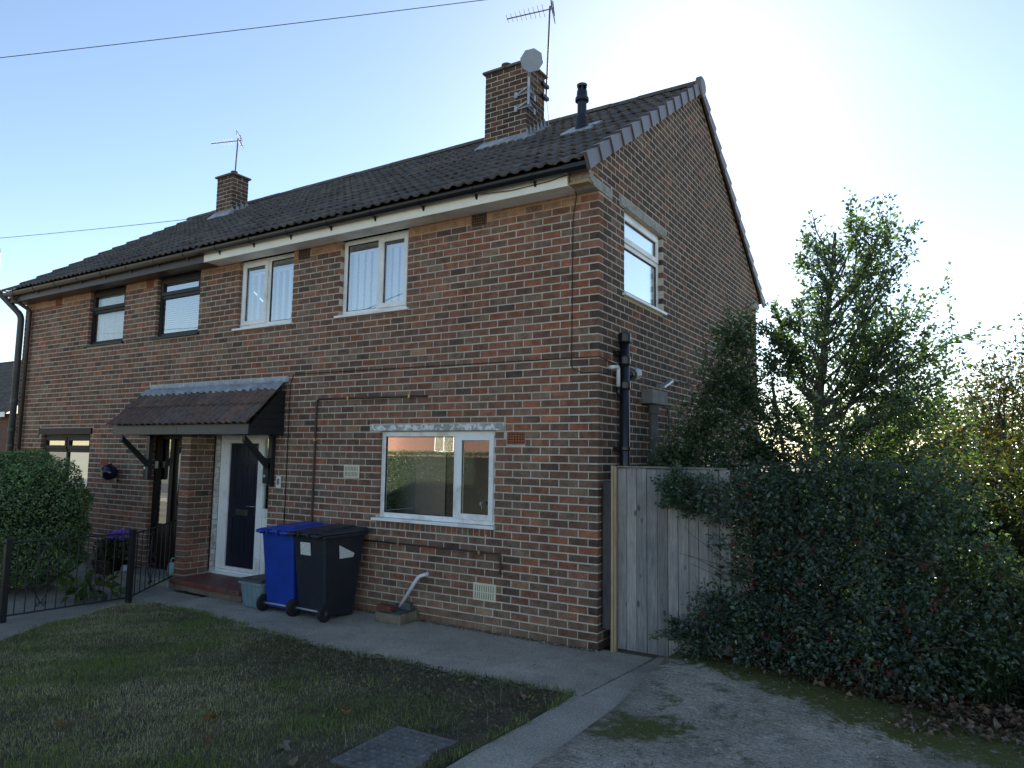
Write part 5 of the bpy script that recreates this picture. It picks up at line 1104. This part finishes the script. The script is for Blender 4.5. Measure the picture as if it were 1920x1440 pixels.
B(mb, 'stems', BARK, hb, smooth=True); front = P_[(P_[:, 1] < .1)]; berries(hb, front, 150, .0075)
# sprays of holly that reach across the gate
sp = MB(); out = []
for k in range(14):
    b0 = Vector((.98+random.uniform(-.05,.2), -.04, random.choice((1.40,1.5,1.55,1.6,1.45,.3)))); twigs(sp, b0, (-1, -.25, random.uniform(-.35,.45)), random.uniform(.22,.38), .007, .05, 1, out, .4, 4)
B(sp, 'spray_twigs', BARK, hb, kind='stuff'); cc = []; dd = []
for pts in out:
    for a, b in zip(pts[:-1], pts[1:]):
        for _ in range(5): q = a.lerp(b, random.random()); cc.append((q.x+random.gauss(0,.018), q.y+random.gauss(0,.018), q.z+random.gauss(0,.018))); dd.append(tuple((b-a).normalized()))
n = len(cc); leaves('spray_leaves', cc, RNG.uniform(.032,.052,n), pick([(.066,.098,.078),(.086,.125,.090)], n, None, .3), HOLLY, hb, dirs=np.array(dd), aspect=.62, fold=.35); berries(hb, cc, 10, .0065)
# --- shrubs on the right, lit from behind
def shrub(name, loc, lumps, n, size, cols, wts, mat, label, cat='shrub', nst=26, shell=.4, aspect=.5, rough=.3, h=1.0):
    o = thing(name, loc, label, cat); P_, d_ = lump_pts(lumps, n, shell, rough); m = len(P_)
    leaves('foliage', P_, RNG.uniform(size[0], size[1], m), pick(cols, m, wts, .3), mat, o, dirs=d_*.7, aspect=aspect, fold=.3)
    mb = MB(); out = []
    for k in range(nst):
        l = random.choice(lumps); b0 = Vector((l[0]+random.gauss(0,l[3]*.3), l[1]+random.gauss(0,l[4]*.3), max(-.02, l[2]-l[5]*.9))); twigs(mb, b0, (random.gauss(0,.4),random.gauss(0,.4),1), l[5]*random.uniform(1.5,2.1), .009, .3, 0, out, .5, 7)
    B(mb, 'stems', BARK, o, smooth=True); return o
YG = [(.085,.12,.025),(.12,.13,.025),(.055,.085,.022),(.16,.14,.03),(.12,.085,.035)]
shrub('autumn_hedge', (3.9,4.0,0), [(3.2,4.0,1.6,.65,.55,1.15),(3.75,3.8,2.15,.75,.6,1.35),(4.5,3.8,2.5,.9,.7,1.45),(3.5,3.7,2.75,.4,.4,.5),(5.5,4.0,2.4,.9,.7,1.4),(6.4,4.2,2.2,.9,.7,1.5),(4.1,3.6,1.0,.9,.6,1.0),(5.3,3.6,1.0,.9,.6,1.0)], 30000, (.030,.070), [(.085,.12,.035),(.12,.13,.035),(.055,.085,.030),(.17,.14,.04),(.14,.095,.05),(.04,.06,.025)], [3,2,3,1.2,2.2,3], SHRUB, 'tall straggling hedge turning yellow beyond the fence', 'hedge', 80, .38)
shrub('garden_privet', (2.6,8.2,0), [(1.9,8.2,1.2,.7,.6,1.0),(2.7,8.4,1.4,.8,.6,1.15),(3.5,8.4,1.5,.8,.6,1.2),(1.2,8.6,1.1,.7,.6,.95),(4.5,8.6,1.5,.9,.7,1.2)], 9000, (.05,.10), [(.07,.11,.035),(.10,.13,.04),(.05,.08,.03)], None, SHRUB, 'green bushes in the back garden seen under the holly', 'bush', 30, .38)
shrub('backlit_shrub', (3.4,1.6,0), [(3.35,1.55,1.35,.45,.4,.60),(3.75,1.4,1.6,.5,.45,.75),(4.2,1.3,1.5,.55,.5,.95),(3.6,1.2,.75,.45,.4,.5),(3.05,1.75,1.5,.34,.28,.45),(2.75,1.85,1.55,.35,.28,.40)], 9500, (.030,.08), [(.06,.095,.035),(.09,.125,.04),(.04,.062,.03),(.13,.13,.04)], [3,2,3,1], SHRUB, 'sunlit green shrub with loose twigs at the right edge', 'shrub', 60, .45)
shrub('broadleaf_sapling', (3.3,.45,0), [(3.26,.15,.98,.20,.16,.30),(3.40,.2,.78,.22,.2,.25)], 260, (.07,.13), [(.06,.10,.03),(.08,.12,.035),(.045,.075,.03)], None, SHRUB, 'young sapling with large pale leaves at lower right', 'sapling', 14, .5, .45)
shrub('fern_clump', (3.55,.15,0), [(3.55,.15,.22,.35,.28,.26)], 900, (.08,.16), [(.015,.035,.02),(.02,.045,.022)], None, HOLLY, 'dark strappy plant at the lower right edge', 'plant', 8, .5, .22)
n = 900; x = RNG.normal(3.0,.16,n); y = RNG.normal(.02,.10,n); blades('tall_grass', x, y, np.full(n,.1), RNG.uniform(.35,.75,n), np.full(n,.006), pick([(.022,.045,.018),(.035,.06,.022)], n), GRASS, .35, label='clump of tall dark grass beside the holly bush', cat='grass', kind='stuff')
mb = MB(); c0 = Vector((3.30,.22,.73)); pts = [c0+Vector((.045*math.cos(t*.9)*(1+.35*math.sin(t*3)), .02*math.sin(2*t), .04*math.sin(t*.9))) for t in range(7)]; mb.quadset([tuple(c0+Vector((0,-.02,0)))]+[tuple(p) for p in pts], [(0,1+k,1+(k+1) % 7) for k in range(7)]); B(mb, 'plastic_scrap', WHITEP, None, c0, label='scrap of white plastic caught in the sapling', cat='litter')
mb = MB(); c0 = Vector((2.52,.0,.10)); mb.quadset([tuple(c0+Vector(p)) for p in ((0,0,0),(.03,.0,.005),(.035,.01,.03),(.01,.0,.035),(-.012,.01,.018))], [(0,1,2,3,4)]); B(mb, 'paper_scrap', WHITEP, None, c0, label='small white scrap hanging below the holly bush', cat='litter')
# --- shed and far trees
sh = thing('garden_shed', (3.3,6.4,0), 'grey timber shed half hidden by the hedge', 'shed')
for k in range(13): kk = random.uniform(.8,1.2); B(MB().box(2.3,4.3,6.0,6.02,.02+k*.14,.02+k*.14+.135,(.21*kk,.19*kk,.18*kk)), 'board', GATEW, sh, col=True)
for k in range(13): kk = random.uniform(.8,1.2); B(MB().box(2.28,2.30,6.0,8.0,.02+k*.14,.02+k*.14+.135,(.24*kk,.22*kk,.20*kk)), 'board', GATEW, sh, col=True)
mb = MB().poly([(2.15,1.80),(3.3,2.42),(4.45,1.80),(4.45,1.86),(3.3,2.50),(2.15,1.86)], 5.85, 8.1, 'y'); mb.poly([(2.3,1.83),(3.3,2.40),(4.3,1.83)], 6.0, 6.02, 'y'); B(mb, 'roof', M('felt roof', (.10,.09,.085), .9, .3, 9, .3), sh)
def far_tree(loc, h, r, n, cols, label):
    o = thing('background_tree', loc, label, 'tree', 'trees beyond the back gardens'); x, y, _ = loc; mb = MB(); mb.tube(spline([(x,y,-.05),(x+.1,y,h*.4),(x-.1,y,h*.8)]), .1, 7, rs=[.14*(1-.06*k) for k in range(13)]); out = []
    for k in range(9): twigs(mb, (x,y,h*random.uniform(.3,.6)), (random.gauss(0,1),random.gauss(0,1),.6), r*.9, .04, .2, 0, out, .4, 5)
    B(mb, 'trunk', BARK, o, smooth=True); lu = [(x+random.gauss(0,r*.5),y+random.gauss(0,r*.4),h*random.uniform(.45,.8),r*random.uniform(.35,.6),r*random.uniform(.35,.6),h*random.uniform(.14,.22)) for _ in range(9)]
    P_, d_ = lump_pts(lu, n, .35, .3); m = len(P_); leaves('crown', P_, RNG.uniform(.09,.16,m), pick(cols, m, None, .3), SHRUB, o, dirs=d_*.5, aspect=.6)
FT = [(.06,.10,.025),(.08,.115,.03),(.045,.08,.022)]
far_tree((1.4,16,0), 4.4, 1.8, 3200, FT, 'pale green tree far behind the holly trunk'); far_tree((3.6,19,0), 4.8, 2.0, 3000, FT, 'far tree to the right of the holly'); far_tree((6.5,15,0), 4.2, 2.0, 3000, FT, 'far tree behind the yellowing hedge'); far_tree((-1.2,22,0), 5.0, 2.2, 2500, FT, 'far tree behind the gable corner')
# --- clipped shrub, small plants and pots in the neighbour's yard
cs_ = thing('clipped_shrub', (-7.4,-1.8,0), 'large rounded clipped evergreen shrub behind the railings', 'shrub')
P_, d_ = lump_pts([(-7.86,-1.80,1.04,.95,.92,.82),(-8.7,-2.05,1.02,.95,.95,.82),(-7.84,-1.74,.70,.86,.84,.45),(-7.45,-1.9,1.35,.42,.40,.36),(-7.9,-2.2,1.5,.5,.45,.32),(-7.80,-1.76,.40,.84,.80,.36)], 92000, .09, .095, .06); n = len(P_)
clump = 1+.35*np.sin(P_[:, 0]*13)*np.sin(P_[:, 1]*15+1)*np.sin(P_[:, 2]*14)+.2*np.sin(P_[:, 0]*31+P_[:, 2]*27)
leaves('foliage', P_, RNG.uniform(.026,.046,n), np.clip(pick([(.135,.205,.085),(.18,.255,.11),(.088,.14,.065),(.26,.33,.16)], n, [3,3,2,1.2], .3)*clump[:, None], .01, 1), PRIVET, cs_, nrm=d_*1.0+np.array([0,-.1,.35]), aspect=.6, fold=.25)
core_ = MB(); core_.lathe([(.45,.27),(.72,.5),(.82,.95),(.70,1.35),(.42,1.60),(.05,1.70)], (-7.86,-1.80,0), 20); core_.lathe([(.40,.25),(.62,.5),(.70,.95),(.58,1.35),(.32,1.55),(.05,1.60)], (-8.5,-2.05,0), 16); B(core_, 'dark_core', M('shade-dark shrub core', (.012,.018,.008), 1, .4, 20, .5), cs_, smooth=True)  # solid near-black core: shade between the leaves put into its colour
mb = MB()
for k in range(12): b0 = Vector((-7.8+random.gauss(0,.2), -1.75+random.gauss(0,.2), -.03)); mb.tube([b0, b0+Vector((random.gauss(0,.2),random.gauss(0,.2),.6))], .018, 6)
B(mb, 'stems', BARK, cs_)
B(MB().poly([(-7.70,-.46),(-6.33,-.46),(-6.33,.06),(-7.70,.06)], -.02, .075), 'step', SLABM, house, bevel=.01)
tr_ = thing('flower_trough', (-8.05,-.32,0), 'dark trough of purple flowers by the neighbour\'s wall', 'planter'); B(MB().hexa([(-8.30,-.43,-.02),(-7.85,-.43,-.02),(-7.85,-.22,-.02),(-8.30,-.22,-.02)], [(-8.36,-.47,.20),(-7.80,-.47,.20),(-7.80,-.18,.20),(-8.36,-.18,.20)]), 'trough', BROWN, tr_, bevel=.01)
P_, d_ = lump_pts([(-8.2,-.33,.33,.20,.16,.16),(-7.95,-.3,.38,.22,.18,.20)], 1500, .3, .2); n = len(P_); leaves('foliage', P_, RNG.uniform(.03,.06,n), pick([(.03,.06,.02),(.05,.08,.03),(.02,.045,.02)], n), PRIVET, tr_, dirs=d_)
P_, d_ = lump_pts([(-7.92,-.3,.58,.21,.15,.07)], 420, .3, .2); n = len(P_); leaves('flowers', P_, RNG.uniform(.025,.045,n), pick([(.30,.18,.62),(.40,.27,.72),(.24,.12,.5)], n), PETAL, tr_, updir=1.2, aspect=.9)
o = thing('plant_pot', (-7.72,-.30,0), 'pale grey upturned pot beside the flower trough', 'pot'); B(MB().lathe([(.075,-.02),(.06,.14),(.05,.155),(.01,.16)], (-7.62,-.33,0), 16), 'pot', M('pale grey pot', (.40,.44,.48), .6, .2), o, smooth=True)
o = thing('watering_can', (-6.62,-.20,.075), 'pale green plastic can on the neighbour\'s step', 'watering can'); B(MB().lathe([(.07,.078),(.085,.15),(.08,.25),(.06,.27)], (-6.62,-.20,0), 16), 'can', M('mint plastic', (.22,.42,.36), .5, .15), o, smooth=True); B(MB().tube(bend([(-6.55,-.20,.12),(-6.45,-.22,.22),(-6.42,-.23,.29)], .03), .014, 8), 'spout', o.children[0].data.materials[0], o); B(MB().tube(bend([(-6.69,-.2,.25),(-6.69,-.2,.33),(-6.57,-.2,.33),(-6.57,-.2,.26)], .04), .009, 8), 'handle', o.children[0].data.materials[0], o)
o = thing('hosta', (-6.35,-1.55,0), 'low broad-leaved plant with yellow-green leaves behind the railings', 'plant'); P_, d_ = lump_pts([(-6.35,-1.5,.14,.30,.35,.14)], 70, .4, .2); n = len(P_); leaves('foliage', P_, RNG.uniform(.12,.20,n), pick([(.06,.10,.02),(.09,.13,.03),(.04,.075,.02)], n), PRIVET, o, dirs=d_, aspect=.5)

# ================================================================== FURTHER OFF
def small_house(name, loc, x0, x1, y0, y1, ze_, zr_, label, brickc, faceneg, wins):
    o = thing(name, loc, label, 'house'); bm_ = M(name+' brick', brickc, .9, .35, 12, .3, 30)
    B(MB().box(x0, x1, y0, y1, 0, ze_), 'wall', bm_, o); ym = (y0+y1)/2; mb = MB().poly([(y0-.3,ze_-.05),(ym,zr_),(y1+.3,ze_-.05),(y1+.3,ze_+.02),(ym,zr_+.1),(y0-.3,ze_+.02)], x0-.1, x1+.1, 'x'); rf = B(mb, 'roof', DARK, o)
    mb = MB(); nrow = 14
    for sgn in (-1, 1):
        for r in range(nrow):
            t0, t1 = r/nrow, (r+1.15)/nrow; yA = (y0-.3)+(ym-y0+.3)*t0; yB = (y0-.3)+(ym-y0+.3)*t1; zA = ze_+(zr_+.1-ze_)*t0; zB = ze_+(zr_+.1-ze_)*t1; xx = x0-.1
            if sgn > 0: yA, yB = 2*ym-yA, 2*ym-yB
            while xx < x1+.1:
                mb.hexa([(xx,yA,zA+.03),(xx+.29,yA,zA+.03),(xx+.29,yB,zB+.01),(xx,yB,zB+.01)], [(xx,yA,zA+.07),(xx+.29,yA,zA+.09),(xx+.29,yB,zB+.04),(xx,yB,zB+.03)], random.choice(TC)); xx += .30
    B(mb, 'roof_tiles', MT, rf, col=True, kind='stuff')
    for (u0, u1, v0, v1) in wins:
        y = y0 if faceneg else y1; s_ = -1 if faceneg else 1; mb = MB()
        for (a, b, c, d) in ((u0,u0+.07,v0,v1),(u1-.07,u1,v0,v1),(u0+.07,u1-.07,v0,v0+.07),(u0+.07,u1-.07,v1-.07,v1),((u0+u1)/2-.04,(u0+u1)/2+.04,v0+.07,v1-.07)): mb.box(a, b, min(y, y+s_*.03), max(y, y+s_*.03), c, d)
        w_ = B(mb, 'window', UPVC, o); B(MB().box(u0+.071, u1-.071, min(y, y+s_*.012), max(y, y+s_*.012), v0+.071, v1-.071), 'pane', GLASSD, w_)
    mb = MB(); yy = y0-.32 if faceneg else y1+.32; mb.box(x0-.1, x1+.1, yy-.02, yy+.02, ze_-.15, ze_+.03); B(mb, 'fascia', UPVC, o); return o
small_house('neighbour_house', (-31,8,0), -36, -26.6, 6, 11, 3.15, 5.6, 'brick house with a dark tiled roof beyond the far gable', (.16,.085,.06), True, [(-29.5,-28,1,2.2)])
o = thing('tv_aerial', (-27.2,8.5,5.5), 'distant thin aerial above the neighbouring roof', 'aerial', 'rooftop television aerials'); B(MB().tube([(-27.2,8.5,5.4),(-27.2,8.5,7.6)], .03, 5), 'mast', GALV, o); B(MB().tube([(-27.7,8.5,7.5),(-26.7,8.5,7.5)], .02, 5), 'boom', GALV, o)
for k in range(5): B(MB().tube([(-27.65+.24*k,8.3,7.5),(-27.65+.24*k,8.7,7.6)], .012, 4), 'element', GALV, o)
small_house('opposite_house', (-22,-29,0), -27.5, -14.5, -33, -26, 5.0, 7.6, 'orange brick house reflected in the kitchen window', (.20,.098,.066), False, [(-22.6,-21.2,2.0,3.4),(-18.4,-17.0,2.0,3.4),(-22.6,-21.2,.8,1.6),(-25.6,-24.4,3.2,4.4)])
flat('road', [(-60,-17.5),(40,-17.5),(40,-11.5),(-60,-11.5)], -.05, -.02, M('asphalt', (.12,.12,.115), .9, .3, 9, .3), kind='structure'); flat('pavement', [(-60,-11.3),(40,-11.3),(40,-9.4),(-60,-9.4)], -.05, .08, SLABM, kind='structure')
sth = thing('street_hedge', (-10.5,-7.9,0), 'clipped garden hedge reflected in the kitchen window', 'hedge')
P_ = np.stack([RNG.uniform(-15.5,-5.2,32000), RNG.uniform(-8.2,-7.55,32000), RNG.uniform(.02,1.93,32000)], 1); f_ = RNG.integers(0, 4, 32000); P_[f_ == 0, 1] = -7.55+RNG.normal(0,.03,(f_ == 0).sum()); P_[f_ == 1, 1] = -7.57+RNG.normal(0,.03,(f_ == 1).sum()); P_[f_ == 2, 2] = 1.90+RNG.normal(0,.03,(f_ == 2).sum()); n = len(P_)
leaves('foliage', P_, RNG.uniform(.03,.05,n), pick([(.05,.10,.02),(.075,.13,.03),(.035,.07,.018)], n, None, .3), PRIVET, sth, nrm=np.tile([0,.8,.4],(n,1))); B(MB().box(-15.4,-5.3,-8.1,-7.65,0,1.82), 'dark_core', M('hedge core', (.014,.02,.009), 1, .3, 20, .4), sth)  # box core coloured near-black to stand in for the hedge's inner shade
def wire(pts, label, r=.011, n=14, sag=.25):
    a, b = Vector(pts[0]), Vector(pts[1]); P2 = [a.lerp(b, k/n)-Vector((0,0,sag*4*(k/n)*(1-k/n))) for k in range(n+1)]; return B(MB().tube(P2, r, 5), 'overhead_wire', CABLE, None, a, label=label, cat='wire', group='overhead telephone wires')
wire([(-20.0,-7.4,7.05),(9.6,10.7,11.9)], 'black wire crossing the top left of the sky', .0065, 20, .25)
wire([(-30.0,-.47,8.05),(-10.6,2.40,6.83)], 'thin wire reaching the roof near the far chimney', .0065, 16, .12)
wire([(-60.0,8,14.5),(-13.5,1.0,5.15)], 'faint wire low in the sky left of the house', .012, 16, .3)
for k, (za, zb, yy) in enumerate(((7.2,8.0,-12.5),(7.6,8.1,-12.8),(8.4,7.9,-13.2),(6.6,7.7,-12.2))): wire([(-45,yy,za),(25,yy-2.5,zb)], ('lowest','second','third','topmost')[(1,2,3,0)[k]]+' street wire reflected in the upstairs windows', .014, 24, .7)
wire([(-40,-20,6.2),(-2,-9.5,9.0)], 'slanting street wire reflected in the upstairs windows', .014, 24, .5)
